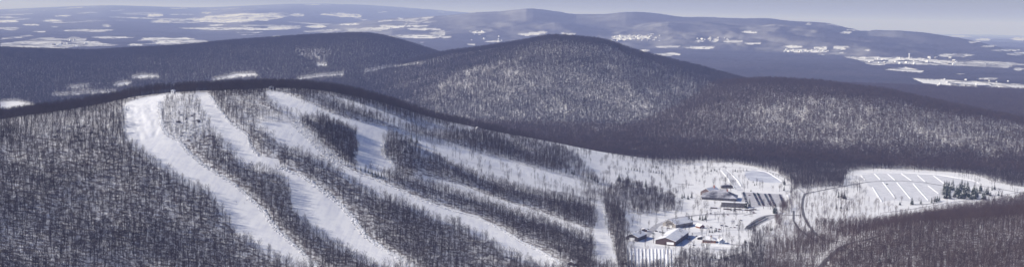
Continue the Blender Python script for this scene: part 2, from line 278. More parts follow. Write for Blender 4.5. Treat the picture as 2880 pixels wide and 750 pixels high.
def ground_mat(name, woods_colour):
    """snow, with leaf litter / brush where the attribute 'cover' says so, and tree cover where 'woods' says so"""
    m, n, l, b = new_mat(name)
    geo = n.new('ShaderNodeNewGeometry')
    ac = n.new('ShaderNodeAttribute'); ac.attribute_name = 'cover'
    aw = n.new('ShaderNodeAttribute'); aw.attribute_name = 'woods'
    t1 = n.new('ShaderNodeTexNoise'); t1.inputs['Scale'].default_value = 0.16; t1.inputs['Detail'].default_value = 4; t1.inputs['Roughness'].default_value = 0.7
    t2 = n.new('ShaderNodeTexNoise'); t2.inputs['Scale'].default_value = 0.02; t2.inputs['Detail'].default_value = 5
    t3 = n.new('ShaderNodeTexNoise'); t3.inputs['Scale'].default_value = 0.012; t3.inputs['Detail'].default_value = 6; t3.inputs['Roughness'].default_value = 0.75
    for t in (t1, t2, t3): l.new(geo.outputs['Position'], t.inputs['Vector'])
    r1 = n.new('ShaderNodeValToRGB'); r1.color_ramp.elements[0].position = 0.43; r1.color_ramp.elements[1].position = 0.57
    l.new(t1.outputs['Fac'], r1.inputs['Fac'])
    mul = n.new('ShaderNodeMath'); mul.operation = 'MULTIPLY'; l.new(r1.outputs['Color'], mul.inputs[0]); l.new(ac.outputs['Fac'], mul.inputs[1])
    mul2 = n.new('ShaderNodeMath'); mul2.operation = 'MULTIPLY'; mul2.inputs[1].default_value = 0.92; l.new(mul.outputs[0], mul2.inputs[0])
    sn = n.new('ShaderNodeMix'); sn.data_type = 'RGBA'; sn.inputs['A'].default_value = (SNOW[0] * .93, SNOW[1] * .93, SNOW[2] * .95, 1); sn.inputs['B'].default_value = (*SNOW, 1)
    l.new(t2.outputs['Fac'], sn.inputs['Factor'])
    lit = n.new('ShaderNodeMix'); lit.data_type = 'RGBA'; lit.inputs['B'].default_value = (0.11, 0.085, 0.08, 1)
    l.new(mul2.outputs[0], lit.inputs['Factor']); l.new(sn.outputs['Result'], lit.inputs['A'])
    wr = n.new('ShaderNodeValToRGB'); wr.color_ramp.elements[0].position = 0.38; wr.color_ramp.elements[1].position = 0.64
    wr.color_ramp.elements[0].color = (*[c * 0.75 for c in woods_colour], 1); wr.color_ramp.elements[1].color = (*[c * 1.5 for c in woods_colour], 1)
    t4 = n.new('ShaderNodeTexNoise'); t4.inputs['Scale'].default_value = 0.0016; t4.inputs['Detail'].default_value = 4; l.new(geo.outputs['Position'], t4.inputs['Vector'])
    av = n.new('ShaderNodeMath'); av.operation = 'ADD'; l.new(t3.outputs['Fac'], av.inputs[0]); l.new(t4.outputs['Fac'], av.inputs[1])
    hf = n.new('ShaderNodeMath'); hf.operation = 'MULTIPLY'; hf.inputs[1].default_value = .5; l.new(av.outputs[0], hf.inputs[0])
    l.new(hf.outputs[0], wr.inputs['Fac'])
    wm = n.new('ShaderNodeMix'); wm.data_type = 'RGBA'
    l.new(aw.outputs['Fac'], wm.inputs['Factor']); l.new(lit.outputs['Result'], wm.inputs['A']); l.new(wr.outputs['Color'], wm.inputs['B'])
    l.new(wm.outputs['Result'], b.inputs['Base Color'])
    b.inputs['Roughness'].default_value = 0.85; b.inputs['Specular IOR Level'].default_value = 0.15
    bp = n.new('ShaderNodeBump'); bp.inputs['Strength'].default_value = 0.55; bp.inputs['Distance'].default_value = 1.6
    l.new(t1.outputs['Fac'], bp.inputs['Height'])
    l.new(bp.outputs['Normal'], b.inputs['Normal'])
    return m
WOODC = (0.052, 0.046, 0.060)
M_ground = ground_mat('snowy_ground', WOODC)
def run_mat():
    m, n, l, b = new_mat('groomed_snow')
    geo = n.new('ShaderNodeNewGeometry')
    t = n.new('ShaderNodeTexNoise'); t.inputs['Scale'].default_value = 0.07; t.inputs['Detail'].default_value = 6; t.inputs['Roughness'].default_value = 0.65
    l.new(geo.outputs['Position'], t.inputs['Vector'])
    r = n.new('ShaderNodeValToRGB'); r.color_ramp.elements[0].position = 0.38; r.color_ramp.elements[1].position = 0.56
    r.color_ramp.elements[0].color = (0.72, 0.72, 0.765, 1); r.color_ramp.elements[1].color = (*SNOW, 1)
    mp = n.new('ShaderNodeMapping'); mp.inputs['Rotation'].default_value = (0, 0, 0.5); mp.inputs['Scale'].default_value = (0.22, 0.02, 0.02); l.new(geo.outputs['Position'], mp.inputs['Vector'])
    t5 = n.new('ShaderNodeTexNoise'); t5.inputs['Scale'].default_value = 1.0; t5.inputs['Detail'].default_value = 3; l.new(mp.outputs['Vector'], t5.inputs['Vector'])      # ski tracks run with the slope
    sm = n.new('ShaderNodeMath'); sm.operation = 'ADD'; l.new(t.outputs['Fac'], sm.inputs[0]); l.new(t5.outputs['Fac'], sm.inputs[1])
    hm = n.new('ShaderNodeMath'); hm.operation = 'MULTIPLY'; hm.inputs[1].default_value = .5; l.new(sm.outputs[0], hm.inputs[0])
    l.new(hm.outputs[0], r.inputs['Fac']); l.new(r.outputs['Color'], b.inputs['Base Color'])
    b.inputs['Roughness'].default_value = 0.8; b.inputs['Specular IOR Level'].default_value = 0.2
    bp = n.new('ShaderNodeBump'); bp.inputs['Strength'].default_value = 0.35; bp.inputs['Distance'].default_value = 1.2
    l.new(t.outputs['Fac'], bp.inputs['Height']); l.new(bp.outputs['Normal'], b.inputs['Normal'])
    return m
M_run = run_mat()
M_lot = noise_mat('packed_grey_snow', (0.60, 0.60, 0.63), (0.74, 0.735, 0.76), 0.08, bump=0.2)
M_pond = noise_mat('pond_ice', (0.50, 0.51, 0.58), (0.74, 0.75, 0.8), 0.03, 0.5)
M_road = noise_mat('wet_asphalt', (0.08, 0.075, 0.082), (0.22, 0.215, 0.225), 0.12)
M_track = noise_mat('trodden_snow_track', (0.36, 0.35, 0.37), (0.55, 0.54, 0.57), 0.15)
M_bark = noise_mat('bare_bark', (0.028, 0.022, 0.028), (0.052, 0.041, 0.047), 0.6)
M_twig = noise_mat('bare_twigs', (0.036, 0.027, 0.031), (0.068, 0.052, 0.056), 0.05)
M_wood = noise_mat('far_bare_woods', (0.036, 0.032, 0.044), (0.066, 0.056, 0.070), 0.02)
M_brown = noise_mat('brown_bare_woods', (0.050, 0.035, 0.036), (0.084, 0.059, 0.058), 0.03)
M_needle = noise_mat('dark_needles', (0.022, 0.032, 0.026), (0.048, 0.062, 0.044), 0.8)
M_snow = noise_mat('lying_snow', (0.76, 0.77, 0.82), SNOW, 0.3, bump=0.2)
M_rock = noise_mat('dark_rock', (0.07, 0.065, 0.07), (0.16, 0.15, 0.15), 0.8)

# ------------------------------------------------------------------ mesh helpers
def tag(o, label=None, cat=None, group=None, kind=None):
    for k, v in (('label', label), ('category', cat), ('group', group), ('kind', kind)):
        if v: o[k] = v
    return o
def np_mesh(name, co, tris=None, quads=None, mats=(), matidx=None, smooth=False, attrs=None):
    me = bpy.data.meshes.new(name)
    nt = 0 if tris is None else len(tris); nq = 0 if quads is None else len(quads)
    me.vertices.add(len(co)); me.vertices.foreach_set('co', np.ascontiguousarray(co, np.float32).ravel())
    loops = np.concatenate([np.asarray(a, np.int32).ravel() for a in (tris, quads) if a is not None])
    starts = np.concatenate([np.arange(nt) * 3, nt * 3 + np.arange(nq) * 4]).astype(np.int32)
    me.loops.add(len(loops)); me.loops.foreach_set('vertex_index', loops)
    me.polygons.add(nt + nq); me.polygons.foreach_set('loop_start', starts)
    for m in mats: me.materials.append(m)
    if matidx is not None: me.polygons.foreach_set('material_index', np.asarray(matidx, np.int32))
    me.update(calc_edges=True)
    me.polygons.foreach_set('use_smooth', np.full(nt + nq, smooth))
    for k, v in (attrs or {}).items():
        a = me.attributes.new(k, 'FLOAT', 'POINT'); a.data.foreach_set('value', np.ascontiguousarray(v, np.float32))
    return me
def link(name, me, parent=None):
    o = bpy.data.objects.new(name, me); col.objects.link(o)
    if parent is not None: o.parent = parent
    return o
def empty(name, loc, rz=0.0):
    o = bpy.data.objects.new(name, None); col.objects.link(o)
    o.location = loc; o.rotation_euler.z = rz; o.empty_display_size = 1
    return o

# ------------------------------------------------------------------ terrain mesh
AZ = np.linspace(R(-27), R(27), 1200)
RR = np.concatenate([np.arange(900, 1240, 20.0), np.arange(1240, 2960, 3.6), np.arange(2960, 7000, 11.0), 1 / np.linspace(1 / 7000, 1 / 70000, 330)])
AA, RG = np.meshgrid(AZ, RR)
GX = RG * np.sin(AA); GY = RG * np.cos(AA)
GZ = np.empty_like(GX); GW = np.empty(GX.shape, np.int8)
for i in range(0, len(RR), 60):
    GZ[i:i+60], GW[i:i+60] = height_rows(AZ, RR[i:i+60, None])
PX, PY = project(GX, GY, GZ)
nr, nc = GX.shape
near = RG < 2960; mid = (RG >= 2960) & (RG < 7000); far = RG >= 7000
dens = np.ones_like(GX)
nn = near.sum(1).max() and int(near[:, 0].sum())
dens[:nn] = density(PX[:nn], PY[:nn], GX[:nn], GY[:nn])
mid_clear = np.zeros_like(GX)
im = slice(nn, int((RG[:, 0] < 7000).sum()))
for p in CLEAR: mid_clear[im] = np.maximum(mid_clear[im], inside(PX[im], PY[im], p))
# only what faces the camera counts: hidden ground may share pixels with a clearing, so keep it close
SL = (GZ - HC) / RG
RUNMAX = np.maximum.accumulate(SL, 0)
cover = np.clip(dens, 0, 1) * 0.98
cover = np.where(mid, np.where(mid_clear > 0, 0, 0.9), cover)
woods = np.zeros_like(GX)
fi = slice(int((RG[:, 0] < 7000).sum()), nr)
ff = far_fields(PX[fi], PY[fi], GX[fi], GY[fi])
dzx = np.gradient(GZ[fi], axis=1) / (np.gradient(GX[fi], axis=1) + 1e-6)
face = np.clip(dzx * 1.7, 0, .30) * np.clip(.75 + .6 * fbm(GX[fi], GY[fi] * .5, 380, 79) + .4 * fbm(GX[fi], GY[fi] * .5, 90, 80), 0, 1)          # painted sunlight: snow tone mixed into far woods on slopes turned to the sun
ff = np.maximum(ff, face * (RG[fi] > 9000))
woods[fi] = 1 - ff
cover[fi] = 0.15
GZ[fi] += woods[fi] * (9 + 5 * fbm(GX[fi], GY[fi], 150, 81) + 5 * fbm(GX[fi], GY[fi] * .5, 40, 82)) * 0.9
# rough, bumpy floor under the trees
GZ[:nn] += (fbm(GX[:nn], GY[:nn], 14, 21) * 0.75 + fbm(GX[:nn], GY[:nn], 5.5, 22) * 0.3) * np.clip(cover[:nn] * 1.6, 0.06, 1)
# the moguls and gullies of the head wall on the leftmost run
hw = inside(PX[:nn], PY[:nn], [(352,300),(452,286),(455,335),(440,380),(380,400),(352,370)])
GZ[:nn] += np.where(hw, fbm(GX[:nn] + 0.35 * GY[:nn], GY[:nn] * 0.22, 11, 25) * 1.0, 0)
FP_X = (PX[:-1, :-1] + PX[1:, 1:]) / 2; FP_Y = (PY[:-1, :-1] + PY[1:, 1:]) / 2
cls = np.zeros((nr - 1, nc - 1), np.int8)                       # 0 ground
FW = GW[:-1, :-1]
rmid = (RG[:-1, :-1] + RG[1:, 1:]) / 2
cls[(FW == 3) & (rmid > 2950)] = 11; cls[(FW == 4) & (rmid > 2950)] = 12; cls[(FW == 5) & (rmid > 2950)] = 13
cls[rmid >= 7000] = 14
fwoods = (woods[:-1, :-1] + woods[1:, 1:]) / 2
cls[(rmid >= 7000) & (fwoods > 0.55)] = 15
nf = nn - 1
for k, p in enumerate(RUNS): cls[:nf][inside(FP_X[:nf], FP_Y[:nf], p)] = 1 + k
cls[:nf][inside(FP_X[:nf], FP_Y[:nf], LOT)] = 7
cls[:nf][inside(FP_X[:nf], FP_Y[:nf], CARPARK)] = 8
cls[:nf][inside(FP_X[:nf], FP_Y[:nf], CARPARK2)] = 8
cls[:nf][inside(FP_X[:nf], FP_Y[:nf], POND)] = 9
VID = np.arange(nr * nc).reshape(nr, nc)
Q = np.stack([VID[:-1, :-1], VID[:-1, 1:], VID[1:, 1:], VID[1:, :-1]], -1)
CO = np.stack([GX, GY, GZ], -1).reshape(-1, 3)
cov = cover.ravel(); wod = woods.ravel()
def ground_piece(c, name, mat, label, cat, kind='structure'):
    q = Q[cls == c]
    if not len(q): return
    u, inv = np.unique(q, return_inverse=True)
    me = np_mesh(name, CO[u], quads=inv.reshape(-1, 4), mats=[mat], smooth=True, attrs={'cover': cov[u], 'woods': wod[u]})
    return tag(link(name, me), label, cat, None, kind)
ground_piece(0, 'ground', M_ground, 'snow covered ground of the wooded slopes and the resort valley', 'ground')
for k in range(5): ground_piece(1 + k, 'ski_run', M_run, RUN_LABELS[k], 'ski run')
ground_piece(7, 'parking_lot', M_lot, 'large empty snow covered parking lot beyond the conifers', 'parking lot')
ground_piece(8, 'parking_lot', M_track, 'trodden grey snow of the car parks beside the lodge', 'parking lot')
ground_piece(9, 'pond', M_pond, 'frozen grey pond behind the lodge', 'pond')
ground_piece(11, 'hill', M_ground, 'snowy floor of the broad low hill on the far side of the valley', 'hill')
ground_piece(12, 'hill', M_ground, 'snowy floor of the dome shaped wooded hill', 'hill')
ground_piece(13, 'hill', M_ground, 'snowy floor of the long dark ridge behind the ski hill', 'hill')
ground_piece(14, 'plain', M_ground, 'far plain of open white snow fields', 'plain')
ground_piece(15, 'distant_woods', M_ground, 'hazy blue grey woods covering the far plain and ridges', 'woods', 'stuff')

def surf(x, y):
    """height of the built terrain mesh at points (bilinear)"""
    x = np.asarray(x, float); y = np.asarray(y, float)
    r = np.hypot(x, y); a = np.arctan2(x, y)
    i = np.clip(np.searchsorted(RR, r) - 1, 0, nr - 2); t = np.clip((r - RR[i]) / (RR[i + 1] - RR[i]), 0, 1)
    g = (a - AZ[0]) / (AZ[1] - AZ[0]); j = np.clip(g.astype(int), 0, nc - 2); s = np.clip(g - j, 0, 1)
    return (GZ[i, j] * (1 - s) + GZ[i, j + 1] * s) * (1 - t) + (GZ[i + 1, j] * (1 - s) + GZ[i + 1, j + 1] * s) * t
def hidden(x, y, top):
    """True where even a tree top is out of sight behind nearer ground"""
    r = np.hypot(x, y); a = np.arctan2(x, y)
    i = np.clip(np.searchsorted(RR, r * 0.985) - 1, 0, nr - 1); j = np.clip(((a - AZ[0]) / (AZ[1] - AZ[0])).astype(int), 0, nc - 1)
    return (surf(x, y) + top - HC) / r < RUNMAX[i, j] - 0.0008
def ground(px, py):
    """pixel of the photograph -> point on the ground"""
    px = np.atleast_1d(np.asarray(px, float)); py = np.atleast_1d(np.asarray(py, float))
    a, s = azslope(px, py); g = np.clip((a - AZ[0]) / (AZ[1] - AZ[0]), 0, nc - 2); j = g.astype(int)
    out = np.zeros((len(px), 3))
    for k in range(len(px)):
        c0 = RUNMAX[:, j[k]]; i = min(max(int(np.searchsorted(c0, s[k])), 1), nr - 1)
        u = (s[k] - c0[i - 1]) / max(c0[i] - c0[i - 1], 1e-9); r = RR[i - 1] + (RR[i] - RR[i - 1]) * min(max(u, 0), 1)
        out[k] = r * math.sin(a[k]), r * math.cos(a[k]), 0
    out[:, 2] = surf(out[:, 0], out[:, 1])
    return out
def at(px, py): return ground([px], [py])[0]
def spot(px, py):
    p = at(px, py); return Vector((p[0], p[1], float(surf(p[0], p[1]))))

# ------------------------------------------------------------------ trees
def prism(pts, rad, n=3):
    """tapered tube along points"""
    pts = np.array(pts, float); V = []; T = []
    for k, p in enumerate(pts):
        d = pts[min(k + 1, len(pts) - 1)] - pts[max(k - 1, 0)]; d /= np.linalg.norm(d) + 1e-9
        u = np.cross(d, [0.3, 0.9, 0.1]); u /= np.linalg.norm(u) + 1e-9; v = np.cross(d, u)
        for q in range(n):
            a = 2 * math.pi * q / n; V.append(p + rad[k] * (math.cos(a) * u + math.sin(a) * v))
    for k in range(len(pts) - 1):
        for q in range(n):
            a, b, c, d = k*n+q, k*n+(q+1)%n, (k+1)*n+(q+1)%n, (k+1)*n+q
            T += [(a, b, c), (a, c, d)]
    return np.array(V), np.array(T)
class Acc:
    def __init__(s): s.v = []; s.t = []; s.m = []; s.n = 0
    def add(s, v, t, m=0):
        v = np.asarray(v, float).reshape(-1, 3); t = np.asarray(t, int).reshape(-1, 3)
        s.v.append(v); s.t.append(t + s.n); s.m.append(np.full(len(t), m)); s.n += len(v)
    def get(s): return np.concatenate(s.v), np.concatenate(s.t), np.concatenate(s.m)
def bare_tree(seed, twigs=110, limbs=11, shape=1.0):
    """unit: metres, about 19 m tall; returns (trunk, crown) triangle soups"""
    g = np.random.default_rng(seed)
    H = 19.0; lean = g.normal(0, 0.5, 2)
    path = np.array([[0, 0, -0.8], [lean[0]*.2, lean[1]*.2, H*.3], [lean[0]*.6+g.normal(0,.2), lean[1]*.6, H*.6], [lean[0], lean[1], H*.93]])
    trunk = prism(path, [0.27, 0.21, 0.14, 0.03], 4)
    A = Acc()
    for k in range(limbs):
        f = 0.36 + 0.55 * (k + g.random()) / limbs
        base = np.array([np.interp(f * H, path[:, 2], path[:, i]) for i in (0, 1)] + [f * H])
        a = k * 2.4 + g.random(); L = (5.4 * (1 - (f - .36) / .75) + 0.9) * shape * (0.75 + 0.5 * g.random())
        up = 0.75 + 0.6 * g.random()
        d = np.array([math.cos(a), math.sin(a), up]); d /= np.linalg.norm(d)
        mid_ = base + d * L * .5; end = base + d * L + np.array([0, 0, .12 * L])
        A.add(*prism([base, mid_, end], [0.11, 0.07, 0.02], 3))
        for _ in range(twigs // limbs):
            t = 0.25 + 0.8 * g.random()
            p = base + (end - base) * t
            q = d * 0.8 + g.normal(0, .55, 3) + np.array([0, 0, .35]); q /= np.linalg.norm(q)
            l = 1.0 + 1.5 * g.random(); w = np.cross(q, g.normal(0, 1, 3)); w /= np.linalg.norm(w) + 1e-9
            wd = 0.060 + 0.050 * g.random()
            A.add([p - w * wd, p + w * wd, p + q * l], [(0, 1, 2)])
    v, t, m = A.get()
    return trunk, (v, t)
def far_tree(seed, n=21):
    g = np.random.default_rng(seed); A = Acc()
    for a in (0.3, 1.87):
        c, s = math.cos(a) * .26, math.sin(a) * .26
        A.add([(-c, -s, -1), (c, s, -1), (0, 0, 17)], [(0, 1, 2)])
    for k in range(n):
        z = 6 + 9 * g.random(); rad = 2.6 * math.sqrt(max(0.1, 1 - ((z - 10.5) / 8) ** 2)); a = g.random() * 6.28
        p = np.array([math.cos(a), math.sin(a), 0]) * rad * g.random() + np.array([0, 0, z])
        q = np.array([math.cos(a), math.sin(a), 0.9]) + g.normal(0, .45, 3); q /= np.linalg.norm(q)
        w = np.cross(q, g.normal(0, 1, 3)); w /= np.linalg.norm(w) + 1e-9
        A.add([p - w * .33, p + w * .33, p + q * (2.7 + 1.9 * g.random())], [(0, 1, 2)])
    v, t, m = A.get(); return v, t
TREES = [bare_tree(100 + i, shape=0.75 + 0.08 * i) for i in range(8)]
FARS = [far_tree(300 + i) for i in range(10)]
def whole(tr):
    (tv, tt), (cv, ct) = tr
    return np.concatenate([tv, cv]), np.concatenate([tt, ct + len(tv)]), np.concatenate([np.zeros(len(tt)), np.ones(len(ct))])
def scatter(name, templates, pos, scale, mats, label, cat, group=None):
    """one mass of many plants"""
    var = rng.integers(0, len(templates), len(pos)); rot = rng.random(len(pos)) * 2 * math.pi
    V = []; T = []; Mi = []; off = 0
    for k, tp in enumerate(templates):
        idx = np.nonzero(var == k)[0]
        if not len(idx): continue
        v, t = tp[0], tp[1]; mi = tp[2] if len(tp) > 2 else np.zeros(len(t))
        c, s = np.cos(rot[idx])[:, None], np.sin(rot[idx])[:, None]; sc = scale[idx][:, None]
        w = np.stack([(v[:, 0] * c - v[:, 1] * s) * sc, (v[:, 0] * s + v[:, 1] * c) * sc, v[:, 2] * sc + 0 * c], -1) + pos[idx][:, None, :]
        V.append(w.reshape(-1, 3)); T.append((t[None] + (off + np.arange(len(idx)) * len(v))[:, None, None]).reshape(-1, 3)); Mi.append(np.tile(mi, len(idx)))
        off += len(idx) * len(v)
    me = np_mesh(name, np.concatenate(V), tris=np.concatenate(T), mats=mats, matidx=np.concatenate(Mi))
    return tag(link(name, me), label, cat, group, 'stuff')
def candidates(r0, r1, step):
    g = np.arange(-r1 * .5, r1 * .5, step); h = np.arange(r0 * .86, r1, step)
    x, y = np.meshgrid(g, h); x = x.ravel() + (rng.random(x.size) - .5) * step * .95; y = y.ravel() + (rng.random(y.size) - .5) * step * .95
    r = np.hypot(x, y); k = (r > r0) & (r < r1) & (np.abs(np.arctan2(x, y)) < R(24.5))
    return x[k], y[k]
ROADS = [([(2264,544),(2258,560),(2256,580),(2260,605),(2274,632),(2292,655),(2312,670),(2345,677),(2380,680)], 4.6, 'dark winding road between the lodge and the empty lot'),
 ([(2232,592),(2232,620),(2246,642),(2270,660),(2292,672)], 3.6, 'dark side road left of the winding road'),
 ([(2296,765),(2320,735),(2345,712),(2366,694),(2392,682),(2430,676),(2470,664),(2520,648)], 8, 'dark road climbing from the bottom edge into the lower right woods'),
 ([(2095,645),(2112,630),(2135,614),(2165,604),(2200,603),(2232,605),(2256,604)], 6, 'dark access road past the lower car park')]
def resample(poly, step=6.0):
    g = ground([p[0] for p in poly], [p[1] for p in poly])[:, :2]
    seg = np.concatenate([[0], np.cumsum(np.hypot(*np.diff(g, axis=0).T))]); s = np.arange(0, seg[-1], step)
    c = np.stack([np.interp(s, seg, g[:, 0]), np.interp(s, seg, g[:, 1])], 1)
    for _ in range(4): c[1:-1] = (c[:-2] + 2 * c[1:-1] + c[2:]) / 4
    return c
# near woods
x, y = candidates(1245, 2960, 4.9)
z = surf(x, y); px, py = project(x, y, z)
wob = np.clip((dn0 := np.hypot(x, y)) / 2000, .6, 1.3)
dn = density(px + (fbm(x, y, 22, 55) * 13 + rng.normal(0, 3, len(x))) / wob, py + (fbm(x, y, 26, 56) * 7 + rng.normal(0, 2, len(x))) / wob, x, y)
clump = np.clip(0.92 + 0.8 * fbm(x, y, 45, 51), .2, 1.3) * np.where((px > 2150) & (py > 560) & (dn == 1), 1.5, 1); in_run = np.zeros(len(x), bool)
for p in RUNS[:3] + [LOT, CARPARK, CARPARK2, POND]: in_run |= inside(px + rng.normal(0, 2, len(x)), py + rng.normal(0, 1.5, len(x)), p)
tall = 0.50 + 0.46 * rng.random(len(x)) ** .9 + 0.12 * fbm(x, y, 60, 53)
k = (rng.random(len(x)) < np.clip(dn, 0, 1.35) * clump) & ~in_run & ~hidden(x, y, 22) & (dn > 0)
x, y, z, px, py, tall, dn = (a[k] for a in (x, y, z, px, py, tall, dn))
for pts, wd, lb in ROADS:                                          # no trees on the roads
    c_ = resample(pts); k = np.ones(len(x), bool)
    for q in c_: k &= (x - q[0]) ** 2 + (y - q[1]) ** 2 > (wd / 2 + 2) ** 2
    x, y, z, px, py, tall, dn = (a[k] for a in (x, y, z, px, py, tall, dn))
# an extra helping where the column of trees stands thick
extra = inside(px, py, DENS[20][1]) | inside(px, py, [(840,340),(905,328),(965,352),(1005,385),(1003,462),(965,455),(915,408)])
ex = np.nonzero(extra)[0]; jit = rng.normal(0, 2.2, (len(ex), 2))
x2, y2 = x[ex] + jit[:, 0], y[ex] + jit[:, 1]
x = np.concatenate([x, x2]); y = np.concatenate([y, y2]); tall = np.concatenate([tall, tall[ex] * .9]); z = surf(x, y); px, py = project(x, y, z)
print('near trees', len(x))
dist = np.sqrt(x**2 + y**2 + (HC - z)**2) / tall
ok = (px > 6) & (px < 2874) & (py < 752)
order = np.argsort(np.where(ok, dist, 1e9))[:300]
single = np.zeros(len(x), bool); single[order] = True
low_right = (px > 2150) & (py > 560)
pos = np.stack([x, y, z], -1)
protos = []
for i, tr in enumerate(TREES):
    protos.append((np_mesh('trunk', tr[0][0], tris=tr[0][1], mats=[M_bark]), np_mesh('crown', tr[1][0], tris=tr[1][1], mats=[M_twig])))
def stand(px, py):
    if px > 2150: return 'bare tree near the foot of the brown wooded hill at the lower right', 'bare trees on the lower right hill'
    if px > 1640: return 'bare tree in the thin wood below the base buildings', 'bare trees below the base buildings'
    if px > 1180: return 'bare tree between the central run and the run beside the tree column', 'bare trees on the lower strip'
    if px > 850: return 'bare tree at the bottom of the strip right of the leftmost run', 'bare trees on the strip between the runs'
    return 'bare tree in the dense wood left of the leftmost ski run', 'bare trees at the foot of the left wood'
for i in order:
    lb, gp = stand(px[i], py[i])
    o = empty('bare_tree', pos[i], rng.random() * 6.28); o.scale = (tall[i],) * 3
    tag(o, lb, 'tree', gp)
    tm, cm = protos[rng.integers(0, 8)]
    link('trunk', tm, o); link('crown', cm, o)
WH = [whole(t) for t in TREES]
a = ~single & ~low_right
scatter('woodland', WH, pos[a], tall[a], [M_bark, M_twig], 'leafless grey woods standing between the ski runs and around the resort', 'woods')
b = ~single & low_right
M_bark2 = noise_mat('brown_bark', (0.070, 0.048, 0.050), (0.115, 0.082, 0.080), 0.6); M_twig2 = noise_mat('brown_twigs', (0.068, 0.046, 0.047), (0.112, 0.077, 0.075), 0.05)
scatter('woodland', WH, pos[b], tall[b], [M_bark2, M_twig2], 'brownish leafless woods on the low hill in the lower right', 'woods')
# middle-distance woods
x, y = candidates(2960, 7000, 6.4)
x3, y3 = candidates(2940, 3300, 8.5); x = np.concatenate([x, x3]); y = np.concatenate([y, y3])
rr = np.hypot(x, y)
z = surf(x, y); px, py = project(x, y, z)
k = ~hidden(x, y, 19)
x, y, z, px, py = (a[k] for a in (x, y, z, px, py))
for p in CLEAR:
    k = ~(inside(px, py, p) | inside(px, py - 4, p) | inside(px, py - 7, p)); x, y, z, px, py = (a[k] for a in (x, y, z, px, py))
w = GW[np.clip(np.searchsorted(RR, np.hypot(x, y)) - 1, 0, nr - 1), np.clip(((np.arctan2(x, y) - AZ[0]) / (AZ[1] - AZ[0])).astype(int), 0, nc - 1)]
thin = 0.58 + 0.30 * fbm(x, y, 130, 91) + 0.85 * fbm(x, y, 30, 92)
thin = np.where(w == 5, 1.0, np.where(w == 4, thin + .28, np.where(w == 3, thin + .26, .85 + .5 * fbm(x, y, 60, 93))))
for cx, cy, a_, b_, v in ((1300,215,130,60,-.10),(1590,175,110,60,.5),(1700,190,40,16,-.25),(1660,300,60,26,-.10),(1800,272,60,10,-.2),(1420,180,90,40,-.06),(1500,280,80,30,.2),(2450,310,260,34,-.08),(2800,360,120,30,-.05),(2300,400,400,50,.12),(1820,230,60,20,.2),(1760,235,130,50,.14),(1620,230,90,40,.15)):
    thin = thin + v * np.clip(1.5 - ((px - cx) / a_) ** 2 - ((py - cy) / b_) ** 2, 0, 1) * (w > 2) * (w < 5)
thin = np.where((w == 4) & inside(px, py, [(880,330),(1010,290),(1178,262),(1295,210),(1380,172),(1452,148),(1519,122),(1575,116),(1700,130),(1800,152),(1900,192),(2060,220),(1900,150),(1500,50),(880,190)]), 1.1, thin)
thin = np.where((w == 5) & inside(px, py, [(830,140),(935,142),(930,160),(900,186),(850,165)]), thin * .55, thin)
thin = np.where((w == 3) & inside(px, py, [(1700,340),(1900,275),(2030,240),(2180,231),(2330,262),(2060,300),(2000,330),(2150,360),(2000,420),(1700,420)]), np.maximum(thin, .92), thin)
k = rng.random(len(x)) < np.clip(thin, .08, 1)
x, y, z, w = (a[k] for a in (x, y, z, w))
sc = 0.62 + 0.72 * rng.random(len(x))
pos = np.stack([x, y, z], -1)
print('mid trees', len(x))
for c, lb in ((3, 'grey bare woods on the broad low hill beyond the parking lot'), (4, 'purple grey bare woods on the dome shaped hill'), (5, 'dark blue woods on the long ridge behind the ski hill'), (-1, 'dark bare woods on the valley floor between the hills')):
    k = (w == c) if c > 0 else ~np.isin(w, (3, 4, 5))
    if k.sum(): scatter('woodland', FARS, pos[k], sc[k], [M_brown if c in (3, -1) else M_wood], lb, 'woods')

# ------------------------------------------------------------------ conifers
def conifer(seed, H=15.0, wide=0.24, gap=False):
    g = np.random.default_rng(seed); A = Acc()
    tr = prism([(0, 0, -.5), (0, 0, H * .5), (0, 0, H * .97)], [H * .018, H * .012, .02], 5)
    tiers = 15
    for k in range(tiers):
        f = (k + .3) / tiers; zz = H * (0.08 + 0.9 * f); rad = H * wide * (1 - f) ** 0.85 + .15
        nb = max(5, int(13 * (1 - f)) + 4)
        for b in range(nb):
            if g.random() < .12: continue
            a = 2 * math.pi * (b + g.random() * .8) / nb; L = rad * (0.65 + .5 * g.random())
            d = np.array([math.cos(a), math.sin(a), -0.18 + .12 * g.random()]); s = np.array([-math.sin(a), math.cos(a), 0])
            p = np.array([0, 0, zz + g.normal(0, .12)])
            wd = L * .22 + .1
            A.add([p + d * L * .15, p + d * L * .6 + s * wd - np.array([0, 0, .15]), p + d * L, p + d * L * .6 - s * wd - np.array([0, 0, .15]), p + d * L * .5 + np.array([0, 0, .35])],
                  [(0, 1, 4), (1, 2, 4), (2, 3, 4), (3, 0, 4)], 1 if g.random() < .10 else 0)
    v, t, m = A.get()
    return tr, (v, t, m)
CONS = []
for i in range(5):
    tr, (v, t, m) = conifer(500 + i, 14.0, (0.2, 0.24, 0.27, 0.32, 0.22)[i])
    CONS.append((np_mesh('trunk', tr[0], tris=tr[1], mats=[M_bark]), np_mesh('crown', v, tris=t, mats=[M_needle, M_snow], matidx=m)))
def put_conifer(px, py, h, label, group=None, v=None):
    o = empty('conifer_tree', spot(px, py), random.random() * 6.28); s = h / 14.0
    o.scale = (s, s, s); tag(o, label, 'tree', group)
    tm, cm = CONS[random.randrange(5) if v is None else v]
    link('trunk', tm, o); link('crown', cm, o)
for a in [(1157,398),(1172,402)]: put_conifer(*a, 15, 'dark pine of the pair at the bend of the upper run', 'pair of pines at the upper run')
for a in [(1015,480),(1027,482),(1036,486),(1046,489),(1055,492),(1064,495),(1073,499),(1058,498),(1048,497)]: put_conifer(*a, 8, 'small dark spruce in the short row beside the central run', 'row of small spruces beside the run')
put_conifer(1741, 509, 16, 'round topped dark pine, left of the three standing on the open slope', None, 3)
